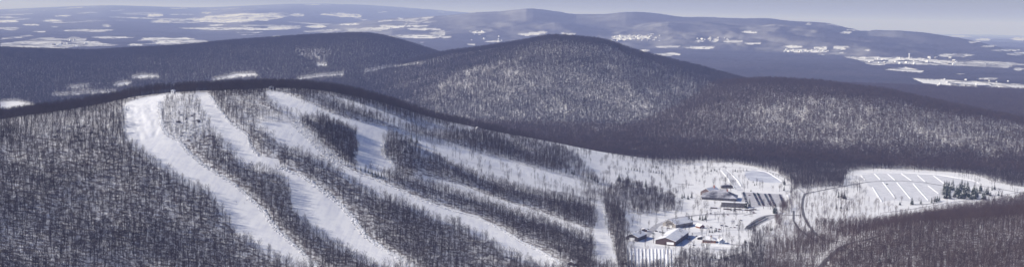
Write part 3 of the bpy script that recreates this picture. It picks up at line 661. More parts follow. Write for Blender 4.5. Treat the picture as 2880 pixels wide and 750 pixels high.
put_conifer(1766, 514, 17, 'round topped dark pine, middle of the three standing on the open slope', None, 3)
put_conifer(1816, 526, 18, 'tall narrow dark spruce, right of the three standing on the open slope', None, 0)
for a in [(1592,485),(1608,488),(1615,490),(1655,501),(1663,504),(1672,508),(1681,513)]: put_conifer(*a, 11, 'dark bushy evergreen in the tree rows above the lodge', 'evergreens in the tree rows')
for a in [(1760,476),(1768,478),(1776,478),(1784,479),(1792,480),(1800,482),(1808,483),(1830,484),(1838,485),(1846,486),(1854,487),(1862,488),(1838,470),(1846,472),(1852,473)]: put_conifer(*a, 6.5, 'small dark spruce in the hedge rows on the open slope', 'spruce hedge rows on the slope')
for a in [(1924,556),(1935,560),(1945,556),(1918,558)]: put_conifer(*a, 11, 'dark spruce clump left of the lodge', 'spruces left of the lodge')
put_conifer(2108, 582, 17, 'tall dark spruce against the right end of the lodge front wing', None, 4)
put_conifer(2098, 585, 14, 'shorter dark spruce at the corner of the lodge front wing', None, 2)
put_conifer(2180, 600, 19, 'large dark evergreen at the corner of the lodge car park', None, 3)
for a in [(2056,592),(2066,593)]: put_conifer(*a, 8, 'dark shrubby evergreen in front of the lodge wing', 'evergreens before the lodge')
for a in [(2000,482),(2010,480),(2016,483),(2068,482),(2074,484),(2090,480),(2100,481)]: put_conifer(*a, 7, 'small spruce along the lane above the lodge', 'spruces along the lane')
for a in [(2106,505),(2118,513),(2122,521),(2128,519),(2112,538),(2158,484),(2166,487),(2174,491),(2182,494),(2190,497)]: put_conifer(*a, 5, 'small dark spruce around the frozen pond', 'spruces around the pond')
put_conifer(2206, 520, 17, 'slender dark spruce at the right end of the frozen pond', None, 0)
put_conifer(2205, 536, 10, 'short dark spruce between the pond and the parked cars', None, 2)
for a in [(2358,556),(2367,555),(2375,559)]: put_conifer(*a, 14, 'dark spruce of the trio on the snow left of the empty lot', 'trio of spruces')
for a in [(2352,586),(2365,586),(2382,590)]: put_conifer(*a, 10, 'small spruce of the lower trio on the snow', 'lower trio of spruces')
put_conifer(2531, 576, 8, 'small round dark evergreen below the empty lot', None, 3)
put_conifer(2565, 574, 14, 'broad dark evergreen below the middle of the empty lot', None, 3)
put_conifer(2590, 574, 12, 'slim dark evergreen right of the broad one below the empty lot', None, 0)
for a in [(2620,570),(2630,568),(2636,566),(2642,565)]: put_conifer(*a, 12, 'bushy dark evergreen at the lower corner of the empty lot', 'evergreens at the lot corner')
for i in range(64):
    t = random.random(); u = random.random()
    qx = 2655 + 118 * t ** 1.15 + random.gauss(0, 4); qy = 528 + 32 * u ** .8 + 4 * (t - .3)
    put_conifer(qx, qy, random.uniform(13, 26) * (0.75 if t > .8 or t < .08 else 1), 'tall dark pine in the clump at the right end of the empty lot', 'pine clump by the empty lot')
for a in [(2786,551),(2808,550),(2817,552),(2772,562),(2796,566),(2790,535),(2797,533)]: put_conifer(*a, 11, 'dark evergreen on the snow right of the pine clump', 'evergreens right of the pine clump')
for a in [(2002,726),(2012,728),(2028,726),(2046,728),(2055,724),(2040,731)]: put_conifer(*a, 8.5, 'small dark spruce in the row below the base buildings', 'spruce row below the base')
for a in [(1937,620),(1945,622),(1968,618),(1976,620),(1984,618)]: put_conifer(*a, 11, 'dark spruce behind the base buildings', 'spruces behind the base buildings')
for a in [(2010,652),(2003,654),(1996,653),(2014,650),(2022,652)]: put_conifer(*a, 6, 'dark bushy evergreen behind the hip roofed house', 'evergreens behind the hip roofed house')
for a in [(2095,681),(2098,683),(2172,646),(2168,648)]: put_conifer(*a, 6, 'little dark spruce on the snow mound right of the houses', 'little spruces on the mound')
for i in range(9):
    put_conifer(2070 + 44 * random.random() + 390, 735 + 12 * random.random(), 12, 'dark pine among the bare trees at the bottom right', 'pines among the bare trees') if i < 3 else None

# ------------------------------------------------------------------ snow-laden brush and boulders
def lump(seed):
    g = np.random.default_rng(seed); bm = bmesh.new(); bmesh.ops.create_icosphere(bm, subdivisions=1, radius=1)
    v = np.array([q.co[:] for q in bm.verts]); t = np.array([[q.index for q in f.verts] for f in bm.faces]); bm.free()
    v *= (0.7 + 0.55 * g.random(len(v)))[:, None]; v[:, 2] = v[:, 2] * .7 + .25
    nzc = v[t].mean(1)
    m = ((nzc[:, 2] < .25) & (g.random(len(t)) < .55)).astype(float)
    return v, t, m
LUMPS = [lump(700 + i) for i in range(8)]
EDGES = [([(448,285),(452,320),(458,360),(472,378),(502,396),(530,427),(566,459),(611,488),(655,515),(685,539),(715,569),(745,596),(751,609),(787,653),(835,695),(870,728),(900,750)], 3.5, 1500),
 ([(350,300),(348,350),(350,390),(378,424)], 4, 260),
 ([(582,262),(618,308),(648,346),(680,368),(696,380),(702,400),(712,420),(728,440)], 2.5, 420),
 ([(785,470),(819,482),(849,494),(882,518),(934,557),(960,576),(990,609),(1025,661),(1049,677),(1082,701),(1120,723),(1170,750)], 4.5, 1300),
 ([(905,443),(980,474),(1009,489),(1051,502),(1113,529),(1173,556),(1233,579),(1261,587),(1338,608),(1404,640),(1466,679),(1517,703),(1590,748)], 3.5, 1500),
 ([(1081,397),(1081,437),(1112,466),(1130,480)], 4, 260), ([(783,258),(868,288),(955,329),(1028,345),(1117,362),(1180,395)], 2.5, 300),
 ([(1250,452),(1400,512),(1519,548),(1640,575)], 6, 500), ([(1260,552),(1400,575),(1519,600),(1590,632),(1662,658)], 4, 500), ([(1668,575),(1698,580),(1710,640)], 3, 150)]
P = []
for poly, wd, n in EDGES:
    g = ground([p[0] for p in poly], [p[1] for p in poly])[:, :2]
    seg = np.concatenate([[0], np.cumsum(np.hypot(*np.diff(g, axis=0).T))])
    n = int(n * 1.7); s = rng.random(n) * seg[-1]
    q = np.stack([np.interp(s, seg, g[:, 0]), np.interp(s, seg, g[:, 1])], 1) + rng.normal(0, wd * .55, (n, 2))
    P.append(q)
for poly, n in (([(813,346),(850,334),(893,342),(905,400),(962,440),(990,470),(920,450),(885,415)], 1100), ([(455,265),(545,262),(575,320),(598,374),(560,392),(505,392),(470,370),(455,330)], 900), ([(0,310),(340,285),(350,350),(330,400),(0,380)], 1300), ([(1250,440),(1400,490),(1519,530),(1640,560),(1519,556),(1400,522)], 300)):
    p = np.array(poly); qx = rng.uniform(p[:, 0].min(), p[:, 0].max(), n * 3); qy = rng.uniform(p[:, 1].min(), p[:, 1].max(), n * 3)
    k = inside(qx, qy, poly); P.append(ground(qx[k][:n], qy[k][:n])[:, :2])
P = np.concatenate(P); P = np.column_stack([P, surf(P[:, 0], P[:, 1])])
scatter('snowy_brush', LUMPS, P, rng.uniform(.45, 1.35, len(P)), [M_snow, M_bark], 'low brush caked with white snow along the edges of the ski runs', 'brush')
def boulder(seed):
    v, t, m = lump(seed); nz = v[t].mean(1)[:, 2]
    return np_mesh('boulder', v * np.array([1.25, 1, 1.1]), tris=t, mats=[M_rock, M_snow], matidx=(nz > .72).astype(int))
BOULD = [boulder(800 + i) for i in range(4)]
for i in range(26):
    if i < 16: qx, qy, lb, gp = random.uniform(150, 310), random.uniform(345, 392), 'dark snow topped boulder in the rocky clearing of the left wood', 'boulders in the left wood'
    else: qx, qy, lb, gp = random.uniform(490, 575), random.uniform(315, 345), 'dark snow topped boulder on the knoll between the two left runs', 'boulders on the summit knoll'
    o = link('boulder', BOULD[i % 4]); o.location = spot(qx, qy); o.rotation_euler.z = random.random() * 6; o.scale = (random.uniform(1.2, 3),) * 3
    tag(o, lb, 'boulder', gp)

# ------------------------------------------------------------------ roads, berms, tubing lanes
def ribbon(name, poly, width, mat, profile, label, cat, kind=None, group=None, step=5.0):
    """profile: rows (offset -1..1, height)"""
    c = resample(poly, step); d = np.gradient(c, axis=0); d /= np.linalg.norm(d, axis=1)[:, None] + 1e-9; nrm = np.stack([-d[:, 1], d[:, 0]], 1)
    m = len(profile); V = []
    wob = 1 + (0.30 if name == 'snow_berm' else .10) * np.clip(rng.normal(size=len(c)), -1.6, 1.6)
    for o, h in profile:
        q = c + nrm * (o * width / 2 * wob)[:, None]; V.append(np.column_stack([q, surf(q[:, 0], q[:, 1]) + h]))
    V = np.stack(V, 1).reshape(-1, 3); I = np.arange(len(c) * m).reshape(len(c), m)
    quads = np.stack([I[:-1, :-1], I[:-1, 1:], I[1:, 1:], I[1:, :-1]], -1).reshape(-1, 4)
    return tag(link(name, np_mesh(name, V, quads=quads, mats=[mat], smooth=True)), label, cat, group, kind)
FLAT = [(-1, .12), (-.5, .3), (0, .32), (.5, .3), (1, .12)]
for pts, wd, lb in ROADS: ribbon('road', pts, wd, M_road, FLAT, lb, 'road', 'structure')
ribbon('road', [(2264,544),(2240,522),(2215,504),(2190,491),(2150,479),(2115,474),(2060,470),(1985,468)], 5, M_track, FLAT, 'narrow lane along the wood edge behind the pond', 'lane', 'structure')
ribbon('road', [(2264,544),(2330,531),(2400,518),(2440,511),(2500,508),(2540,508),(2600,513),(2650,521),(2720,536),(2790,548)], 5, M_road, FLAT, 'thin dark road crossing the empty parking lot', 'road', 'structure')
ribbon('road', [(2740,520),(2790,527),(2830,534),(2880,543),(2940,552)], 5, M_road, FLAT, 'thin dark road leaving the lot towards the right edge', 'road', 'structure')
ribbon('path', [(2036,478),(2050,495),(2062,512),(2076,530),(2086,536)], 14, M_lot, FLAT, 'pale ploughed lane running down to the lodge', 'lane', 'structure')
ribbon('path', [(1812,668),(1830,650),(1844,636),(1852,628)], 9, M_track, FLAT, 'trodden path between the small shed and the barn', 'path', 'structure')
ribbon('path', [(2480,598),(2560,588),(2660,571),(2760,557),(2880,538)], 4, M_track, FLAT, 'faint track along the snowy strip below the empty lot', 'path', 'structure')
BERM = [(-1, -.1), (-.55, .7), (0, 1.1), (.55, .7), (1, -.1)]
berms = [[(2460,488),(2477,505)],[(2484,512),(2519,557)],[(2498,489),(2519,507)],[(2524,513),(2563,560)],[(2536,488),(2565,508)],[(2569,516),(2612,564)],[(2581,492),(2605,512)],[(2627,494),(2660,518)],[(2422,493),(2434,506)],[(2455,526),(2481,567)],[(2612,522),(2642,545)],[(2395,489),(2460,486),(2550,486),(2640,491),(2740,508),(2758,517)]]
for i, bpts in enumerate(berms):
    ribbon('snow_berm', bpts, 4.0 if i < 11 else 5, M_snow, BERM, 'ploughed ridge of white snow dividing the rows of the empty lot' if i < 11 else 'long ploughed snow bank along the far edge of the empty lot', 'snow bank', None, 'snow ridges in the empty lot' if i < 11 else None, 3.0)
for pts, lb in (([(2030,480),(2045,497),(2056,514),(2068,531)], 'white snow bank left of the ploughed lane'), ([(2046,478),(2062,493),(2076,508),(2086,524)], 'white snow bank right of the ploughed lane'), ([(2092,482),(2130,478),(2160,484),(2204,512)], 'curved snow bank round the frozen pond'), ([(2216,548),(2222,566),(2226,584)], 'snow bank at the right end of the car rows'), ([(1965,688),(2010,689),(2060,692),(2110,694),(2150,692)], 'snow bank below the hip roofed house')):
    ribbon('snow_berm', pts, 5, M_snow, BERM, lb, 'snow bank', None, None, 3.0)
for i in range(13):
    u = 1763 + i * 10.2
    ribbon('snow_berm', [(u + 6 * 0, 698 + i * .2), (u + 1, 725), (u + 2, 765)], 3.4, M_snow, [(-1, -.1), (-.5, .65), (0, .9), (.5, .65), (1, -.1)], 'parallel snow ridge between the tubing lanes below the barn', 'snow ridge', None, 'ridges of the tubing lanes', 3.0)

# ------------------------------------------------------------------ buildings
def paint(name, c, rough=.7, var=.12, scale=1.5): return noise_mat(name, tuple(q * (1 - var) for q in c), tuple(q * (1 + var) for q in c), scale, rough)
M_annex = paint('brown_stone', (.13, .09, .085)); M_red = paint('barn_boards', (0.085, 0.058, 0.058)); M_dark = paint('dark_boards', (0.07, 0.06, 0.065)); M_white = paint('white_paint', (.78, .78, .8)); M_grey = paint('grey_siding', (.3, .3, .33))
M_blue = paint('pale_blue_siding', (.36, .42, .55)); M_orange = paint('rust_boards', (.20, .09, .065)); M_tan = paint('tan_siding', (.27, .25, .24)); M_glass = paint('window_glass', (.03, .035, .05), .15)
M_roofsnow = noise_mat('roof_snow', (.70, .71, .77), SNOW, .12, bump=.15); M_shingle = noise_mat('shingles_part_snow', (.06, .06, .08), (.46, .46, .52), .07); M_brick = paint('chimney_brick', (.36, .16, .13)); M_fence = paint('weathered_boards', (.12, .1, .1))
class BM:
    def __init__(s): s.b = bmesh.new(); s.k = 0
    def box(s, x0, x1, y0, y1, z0, z1, m=0):
        v = [s.b.verts.new(p) for p in ((x0,y0,z0),(x1,y0,z0),(x1,y1,z0),(x0,y1,z0),(x0,y0,z1),(x1,y0,z1),(x1,y1,z1),(x0,y1,z1))]
        for f in ((3,2,1,0),(4,5,6,7),(0,1,5,4),(1,2,6,5),(2,3,7,6),(3,0,4,7)): s.b.faces.new([v[i] for i in f]).material_index = m
        return s
    def poly(s, pts, faces, m=0):
        v = [s.b.verts.new(p) for p in pts]
        for f in faces: s.b.faces.new([v[i] for i in f]).material_index = m
        return s
    def cyl(s, p, r, h, n=10, axis='z', m=0, r2=None):
        q = bmesh.ops.create_cone(s.b, cap_ends=True, segments=n, radius1=r, radius2=r if r2 is None else r2, depth=h)
        M = Matrix.Translation(p) @ (Matrix.Rotation(math.pi/2, 4, 'Y') if axis == 'x' else Matrix())
        bmesh.ops.transform(s.b, matrix=M, verts=q['verts'])
        for v in q['verts']:
            for f in v.link_faces: f.material_index = m
        return s
    def mesh(s, name, mats):
        bmesh.ops.recalc_face_normals(s.b, faces=s.b.faces)
        me = bpy.data.meshes.new(name); s.b.to_mesh(me); s.b.free()
        for m in mats: me.materials.append(m)
        return me
def roof_gable(w, l, h, rh, t=.45, ov=.8):
    """ridge along y; slab of thickness t with overhang"""
    s = rh / (w / 2); x = w / 2 + ov; ze = h - ov * s
    B = BM()
    for sg in (-1, 1):
        a = (sg * x, -ov, ze + .06); b = (0, -ov, h + rh + .06); c = (0, l + ov, h + rh + .06); d = (sg * x, l + ov, ze + .06)
        up = lambda p: (p[0], p[1], p[2] + t)
        B.poly([a, b, c, d, up(a), up(b), up(c), up(d)], [(0,1,2,3),(4,5,6,7),(0,1,5,4),(2,3,7,6),(3,0,4,7)])
    return B
def roof_hip(w, l, h, rh, rl, t=.4, ov=1.0):
    """ridge along x of length rl"""
    x = w / 2 + ov; y0, y1 = -ov, l + ov; yc = l / 2
    p = [(-x, y0, h), (x, y0, h), (x, y1, h), (-x, y1, h), (-x, y0, h + t), (x, y0, h + t), (x, y1, h + t), (-x, y1, h + t), (-rl / 2, yc, h + rh), (rl / 2, yc, h + rh)]
    return BM().poly(p, [(3,2,1,0),(0,1,5,4),(1,2,6,5),(2,3,7,6),(3,0,4,7),(4,5,9,8),(5,6,9),(6,7,8,9),(7,4,8)])
def wall_gable(w, l, h, rh):
    x = w / 2
    return BM().poly([(-x,0,-1.5),(x,0,-1.5),(x,l,-1.5),(-x,l,-1.5),(-x,0,h),(x,0,h),(x,l,h),(-x,l,h),(0,0,h+rh),(0,l,h+rh)], [(0,1,5,8,4),(2,3,7,9,6),(1,2,6,5),(3,0,4,7),(3,2,1,0)])
def building(name, label, cat, px, py, rot, w, l, h, rh, wall, roof, front=(), left=(), right=(), chimney=None, hip=None, group=None, ov=.8):
    """front/left/right: rows (kind, centre offset along the wall, bottom, width, height)"""
    o = empty(name, spot(px, py), rot); tag(o, label, cat, group)
    if hip is None:
        link('wall', wall_gable(w, l, h, rh).mesh('wall', [wall]), o); rf = link('roof', roof_gable(w, l, h, rh, ov=ov).mesh('roof', [roof]), o)
    else:
        link('wall', BM().box(-w/2, w/2, 0, l, -1.5, h - .02).mesh('wall', [wall]), o); rf = link('roof', roof_hip(w, l, h, rh, hip, ov=ov).mesh('roof', [roof]), o)
    for side, rows in (('f', front), ('l', left), ('r', right)):
        for kind, c, b, ww, hh in rows:
            def bx(e0, e1, grow):
                g = grow
                if side == 'f': return BM().box(c - ww/2 - g, c + ww/2 + g, -e1, -e0, b - g, b + hh + g)
                if side == 'l': return BM().box(-w/2 - e1, -w/2 - e0, c - ww/2 - g, c + ww/2 + g, b - g, b + hh + g)
                return BM().box(w/2 + e0, w/2 + e1, c - ww/2 - g, c + ww/2 + g, b - g, b + hh + g)
            if kind == 'door': link('door', bx(.004, .15, 0).mesh('door', [M_white]), o)
            elif kind == 'opening': link('doorway', bx(.004, .12, 0).mesh('doorway', [M_glass]), o)
            else:
                f = link('window', bx(.004, .10, .15).mesh('window', [M_white]), o); link('pane', bx(.104, .14, 0).mesh('pane', [M_glass]), f)
    if chimney:
        cx, cy, ch = chimney
        link('chimney', BM().box(cx - 1.1, cx + 1.1, cy - .9, cy + .9, h * .6, ch).box(cx - 1.3, cx + 1.3, cy - 1.1, cy + 1.1, ch + .004, ch + .4).mesh('chimney', [M_brick]), rf)
    return o
win = lambda n, span, b, w, h: [('window', -span/2 + span * (i + .5) / n, b, w, h) for i in range(n)]
building('barn', 'large red brown barn with snowy gable roof and white door by the tubing lanes', 'barn', 1871, 688, R(-20), 29, 92, 6.4, 4.6, M_red, M_roofsnow, front=[('door', 7.2, 1.2, 10.5, 3.6)], right=[('window', 8 + 13 * i, 2, 2.4, 2) for i in range(6)])
building('shed', 'small shed with snowy roof and a wide pale door left of the barn', 'shed', 1777, 675, R(-26), 18, 38, 5.2, 4.0, M_dark, M_roofsnow, front=[('door', 0, .1, 8, 4)], right=[('window', 6, 1.4, 1.6, 1.4), ('window', 14, 1.4, 1.6, 1.4)])
building('shed', 'low red shed just behind the small pale-doored shed', 'shed', 1812, 650, R(-10), 8, 6, 3, 1.4, M_red, M_roofsnow, front=[('opening', 0, .1, 3, 2.2)])
building('barn', 'wide grey barn with long snowy roof behind the red brown barn', 'barn', 1882, 637, R(-44), 25, 46, 5.0, 6.0, M_tan, M_roofsnow, front=[('window', -5, 1.6, 2, 1.6), ('door', 3, .1, 4.5, 3.2)], right=[('window', 8 + 10 * i, 1.4, 2, 1.4) for i in range(4)])
building('house', 'hip roofed house with rust coloured walls right of the barns', 'house', 1994, 682, R(-14), 19, 15, 4.0, 4.6, M_orange, M_roofsnow, front=win(4, 16, 1.4, 1.5, 1.5) , hip=4, chimney=(2, 8, 8.8))
building('cabin', 'narrow pale blue gabled cabin at the right end of the hip roofed house', 'cabin', 2031, 685, R(8), 8, 10, 4.2, 3.4, M_blue, M_roofsnow, front=[('window', 0, 4.4, 1.2, 1.4), ('door', -1.5, .1, 1.2, 2.1), ('window', 1.8, 1.2, 1.2, 1.3)])
building('cabin', 'small dark cabin with snowy roof behind the base buildings', 'cabin', 1975, 641, R(30), 9, 11, 3.2, 2.6, M_orange, M_roofsnow, front=[('door', -1, .1, 1.2, 2.1), ('window', 2, 1.1, 1.4, 1.3)])
building('shed', 'dark low shed left of the hip roofed house', 'shed', 1972, 673, R(-8), 11, 8, 3, 1.6, M_dark, M_roofsnow, front=[('opening', 0, .1, 4, 2.3)])
building('lodge', 'main lodge with huge hipped roof of grey shingle half covered in snow', 'lodge', 2022, 563, R(-12), 62, 46, 4.6, 12.5, M_dark, M_shingle, front=win(10, 58, 1.3, 3, 2), hip=18, chimney=(14, 20, 18.5), ov=2)
building('lodge_wing', 'two storey flat front wing of the lodge with rows of windows', 'lodge wing', 2064, 583, R(-10), 44, 14, 8.6, .7, M_dark, M_roofsnow, front=win(8, 42, 1.2, 2.8, 2) + win(8, 42, 5, 2.8, 2), hip=36, ov=.6)
building('lodge_annex', 'gabled annex with brick chimney behind and left of the lodge', 'lodge annex', 1985, 549, R(-34), 22, 40, 6.5, 6.5, M_annex, M_roofsnow, front=win(4, 18, 1.3, 2, 1.8) + win(4, 18, 4, 2, 1.5), chimney=(3, 30, 16.5))
building('cabin', 'dark low cabin just behind the lodge roof', 'cabin', 2046, 529, R(6), 22, 10, 4, 2.5, M_dark, M_shingle, front=win(3, 18, 1.2, 2, 1.5))
building('house', 'white house among the dark trees of the valley wood', 'house', 1802, 436, R(20), 11, 12, 6.5, 4, M_white, M_roofsnow, front=win(2, 8, 1.2, 1.4, 1.6))
building('house', 'pale blue house left of the white one in the valley wood', 'house', 1772, 430, R(-60), 12, 16, 7, 4, M_blue, M_roofsnow, front=win(2, 8, 1.2, 1.4, 1.6))
building('hut', 'small white hut standing at the bare crest of the summit', 'hut', 763, 252, R(10), 8, 7, 3.4, 2, M_white, M_roofsnow, front=[('opening', 1, .1, 1.5, 2.1)])
building('hut', 'white lift hut above the leftmost ski run', 'hut', 485, 264, R(-15), 5, 5, 5, 1.6, M_white, M_roofsnow, front=[('opening', 0, 2.4, 2.5, 1.4)])
building('hut', 'tiny white hut on the ridge edge above the thin tree rows', 'hut', 1345, 364, R(20), 7, 6, 3.2, 2, M_white, M_roofsnow, front=[('opening', 0, .1, 1.4, 2)])
building('hut', 'dark hut with snowy roof at the foot of the central run', 'hut', 1606, 745, R(-20), 9, 7, 3.2, 2, M_dark, M_roofsnow, front=[('opening', 0, .1, 2.5, 2.2)])
for i, (qx, qy) in enumerate([(2008,586),(2045,589),(2076,590),(2104,592),(2118,590)]):
    building('canopy', 'low snow topped deck canopy in front of the lodge wing', 'canopy', qx, qy, R(-8), 12, 5, 2.4, .5, M_fence, M_roofsnow, hip=8, ov=.4, group='deck canopies before the lodge')

def fence(pts, label, h=1.4):
    c = resample(pts, 4.0); z = surf(c[:, 0], c[:, 1])
    o = empty('fence', (c[0, 0], c[0, 1], z[0])); tag(o, label, 'fence')
    B = BM(); base = np.array([c[0, 0], c[0, 1], z[0]])
    for p, zz in zip(c, z):
        q = np.array([p[0], p[1], zz]) - base
        link('post', BM().box(q[0]-.12, q[0]+.12, q[1]-.12, q[1]+.12, q[2]-.4, q[2]+h).mesh('post', [M_fence]), o)
    for k in range(len(c) - 1):
        p = np.array([c[k, 0], c[k, 1], z[k]]) - base; q = np.array([c[k+1, 0], c[k+1, 1], z[k+1]]) - base
        for hh in (.45, .8, 1.2):
            B.poly([(p[0], p[1] - .15, p[2] + hh), (q[0], q[1] - .15, q[2] + hh), (q[0], q[1] - .15, q[2] + hh + .22), (p[0], p[1] - .15, p[2] + hh + .22)], [(0,1,2,3)])
    link('rail', B.mesh('rail', [M_fence]), o)
for pts, wd, lb in (([(1905,664),(1950,660),(1990,650),(2050,646),(2098,644)], 16, 'trodden grey snow track from the barns to the lower car park'), ([(1850,632),(1900,612),(1960,604),(2040,600),(2100,600)], 9, 'trodden track below the lodge'), ([(1930,700),(1980,697),(2050,702),(2120,706)], 12, 'grey trampled hollow below the hip roofed house')):
    ribbon('path', pts, wd, M_lot if wd > 10 else M_track, FLAT, lb, 'path', 'structure')
fence([(2055,688),(2090,691),(2130,692),(2160,690)], 'dark rail fence right of the pale blue cabin')
fence([(1898,516),(1915,518),(1935,520),(1952,520)], 'dark rail fence across the open slope above the lodge')
fence([(2560,577),(2590,576),(2620,573),(2650,569)], 'dark rail fence below the empty lot')
fence([(2092,606),(2110,602),(2130,599)], 'rail fence between the lodge and the lower car park')

# ------------------------------------------------------------------ cars, people, far houses
def car_mesh(suv, paint_m):
    B = BM(); L = 4.6; W = .92; h = .95 if suv else .82; H = 1.75 if suv else 1.42
    prof = [(-2.3,.35),(2.3,.35),(2.32,.62),(2.2,h-.08),(1.1,h),(-1.9,h),(-2.28,h-.1),(-2.32,.6)]
    n = len(prof)
    B.poly([(x_, -W, z_) for x_, z_ in prof] + [(x_, W, z_) for x_, z_ in prof], [tuple(range(n)), tuple(range(2*n-1, n-1, -1))] + [(i, (i+1) % n, n + (i+1) % n, n + i) for i in range(n)], 0)
    xr = -2.15 if suv else -1.8; tr = -1.95 if suv else -1.2
    lo = [(xr, -W+.04, h+.004), (1.15, -W+.04, h+.004), (1.15, W-.04, h+.004), (xr, W-.04, h+.004)]; hi = [(tr, -W+.2, H-.06), (.35, -W+.2, H-.06), (.35, W-.2, H-.06), (tr, W-.2, H-.06)]
    B.poly(lo + hi, [(0,1,5,4),(1,2,6,5),(2,3,7,6),(3,0,4,7)], 1)
    B.poly(hi + [(tr+.05, -W+.24, H), (.3, -W+.24, H), (.3, W-.24, H), (tr+.05, W-.24, H)], [(0,1,5,4),(1,2,6,5),(2,3,7,6),(3,0,4,7),(4,5,6,7)], 0)
    me = B.mesh('car_body', [paint_m, M_glass]); T = BM()
    for sx in (-1.4, 1.4):
        for sy in (-.8, .8):
            q = bmesh.ops.create_cone(T.b, cap_ends=True, segments=12, radius1=.35, radius2=.35, depth=.24)
            bmesh.ops.transform(T.b, matrix=Matrix.Translation((sx, sy, .34)) @ Matrix.Rotation(math.pi/2, 4, 'X'), verts=q['verts'])
    tmp = T.mesh('t', []); b2 = bmesh.new(); b2.from_mesh(me); k = len(b2.faces); b2.from_mesh(tmp)
    b2.faces.ensure_lookup_table()
    for f in b2.faces[k:]: f.material_index = 2
    b2.to_mesh(me); b2.free(); me.materials.append(M_tyre); return me
M_tyre = paint('tyre_rubber', (.02, .02, .02))
CARC = {'dark blue': (.03,.05,.14), 'black': (.018,.018,.02), 'dark red': (.16,.02,.025), 'silver': (.42,.43,.46), 'white': (.7,.7,.72), 'dark green': (.02,.06,.04), 'grey': (.14,.145,.16)}
CARM = {k: [car_mesh(s, noise_mat('car_paint_' + k.replace(' ', '_'), tuple(q*.93 for q in c), c, 1, .3)) for s in (0, 1)] for k, c in CARC.items()}
def put_car(p, rz, c, label, group=None):
    o = link('parked_car', CARM[c][random.randrange(2)]); z_ = float(surf(p[0], p[1])); o.location = (p[0], p[1], z_ + .1); o.rotation_euler.z = rz
    tag(o, label, 'car', group)
ROWS = [((2091,541),(2101,572)), ((2120,543),(2137,577)), ((2131,543),(2148,578)), ((2151,545),(2169,579)), ((2163,545),(2180,579)), ((2193,547),(2207,581))]
RN = ['first row of the car park, nearest the lodge', 'second row of the car park from the lodge', 'third row of the car park from the lodge', 'fourth row of the car park from the lodge', 'fifth row of the car park from the lodge', 'outermost row of the car park']
names = list(CARC); wts = [5, 5, 3, 2, 1.3, 2, 4]
for i, (a, b) in enumerate(ROWS):
    A, Bp = spot(*a), spot(*b); d = (Bp - A); L = d.length; n = int(L / 4.3); rz = math.atan2(d.y, d.x)
    for k in range(n):
        if random.random() < .08: continue
        c = random.choices(names, wts)[0]; p = A + d * ((k + .5) / n)
        put_car((p.x, p.y), rz + math.pi / 2 + random.gauss(0, .04) + (math.pi if random.random() < .3 else 0), c, f'{c} car parked in the {RN[i]}', RN[i].replace('the car park', 'parked cars'))
for i in range(26):
    t = (i // 2 + .5) / 13; q = i % 2
    p = spot(2100 + 58 * t + 4 * q, 639 - 30 * t + 4.5 * q); c = random.choices(names, wts)[0]
    put_car((p.x, p.y), R(-20) + random.gauss(0, .06), c, f'{c} car parked on the slanting lower lot beside the dark road', 'cars on the lower lot')
for (qx, qy, c, lb) in [(2030,634,'dark blue','dark blue car left in the pair parked behind the houses'),(2043,636,'black','black car right in the pair parked behind the houses'),(2073,634,'grey','grey car parked alone near the lower lot'),(2067,640,'dark red','dark red car parked just below the grey car near the lower lot'),
    (1857,652,'dark blue','dark blue vehicle parked left of the red brown barn'),(1868,655,'black','black vehicle parked beside the left roof of the red brown barn'),(1880,641,'dark red','red vehicle parked in front of the grey barn gable'),(2014,643,'silver','silver car parked behind the hip roofed house'),
    (2120,598,'dark red','dark red car on the snow below the car park corner'),(2108,549,'dark red','dark red car standing in the aisle between the first rows'),(1790,652,'grey','grey vehicle parked behind the small shed'),(1846,650,'black','black vehicle behind the dark blue one near the barn'),(1838,657,'dark green','dark green vehicle on the trodden path left of the barn'),(1822,645,'black','black vehicle beside the low red shed'),(1905,648,'black','black vehicle beside the grey barn'),(1935,672,'dark blue','dark blue vehicle at the shaded wall of the red brown barn'),
    (1944,680,'white','white car at the right end of the red brown barn'),(1952,690,'grey','grey car below the white car by the barn'),(1960,664,'black','black car left of the dark low shed'),(2056,640,'silver','silver car between the parked pair and the grey car'),(2024,645,'dark red','dark red car behind the pale blue cabin'),(2085,620,'black','black car on the snow above the lower lot'),(2000,640,'grey','grey car near the small dark cabin'),
    (2047,604,'dark red','dark red vehicle below the deck canopies'),(1999,600,'black','black vehicle at the left end of the deck canopies'),(2495,518,'dark green','dark green vehicle standing alone in the empty lot')]:
    if c: p = spot(qx, qy); put_car((p.x, p.y), random.uniform(-.6, .6), c, lb)
# skiers
def skier_mesh():
    pts = [(0,0,.95),(0,.03,1.2),(0,.10,1.45),(0,.13,1.55),(0,.15,1.70),(-.11,0,.9),(-.14,.10,.5),(-.14,0,.08),(-.14,.16,.06),(.11,0,.9),(.14,.10,.5),(.14,0,.08),(.14,.16,.06),(-.2,.1,1.42),(-.32,.16,1.15),(-.28,.38,1.1),(.2,.1,1.42),(.32,.16,1.15),(.28,.38,1.1)]
    ed = [(0,1),(1,2),(2,3),(3,4),(0,5),(5,6),(6,7),(7,8),(0,9),(9,10),(10,11),(11,12),(2,13),(13,14),(14,15),(2,16),(16,17),(17,18)]
    rad = [.17,.16,.18,.07,.12,.12,.09,.07,.06,.12,.09,.07,.06,.09,.07,.05,.09,.07,.05]
    me = bpy.data.meshes.new('person'); me.from_pydata(pts, ed, []); o = bpy.data.objects.new('person', me); col.objects.link(o)
    md = o.modifiers.new('skin', 'SKIN'); o.modifiers.new('sub', 'SUBSURF').levels = 1
    for i, r_ in enumerate(rad): me.skin_vertices[0].data[i].radius = (r_, r_)
    me.skin_vertices[0].data[0].use_root = True
    dg = bpy.context.evaluated_depsgraph_get(); res = bpy.data.meshes.new_from_object(o.evaluated_get(dg))
    bpy.data.objects.remove(o); return res
SK = skier_mesh()
SKC = {'black': (.02,.02,.025), 'dark blue': (.03,.05,.16), 'red': (.3,.03,.03)}
SKM = {}
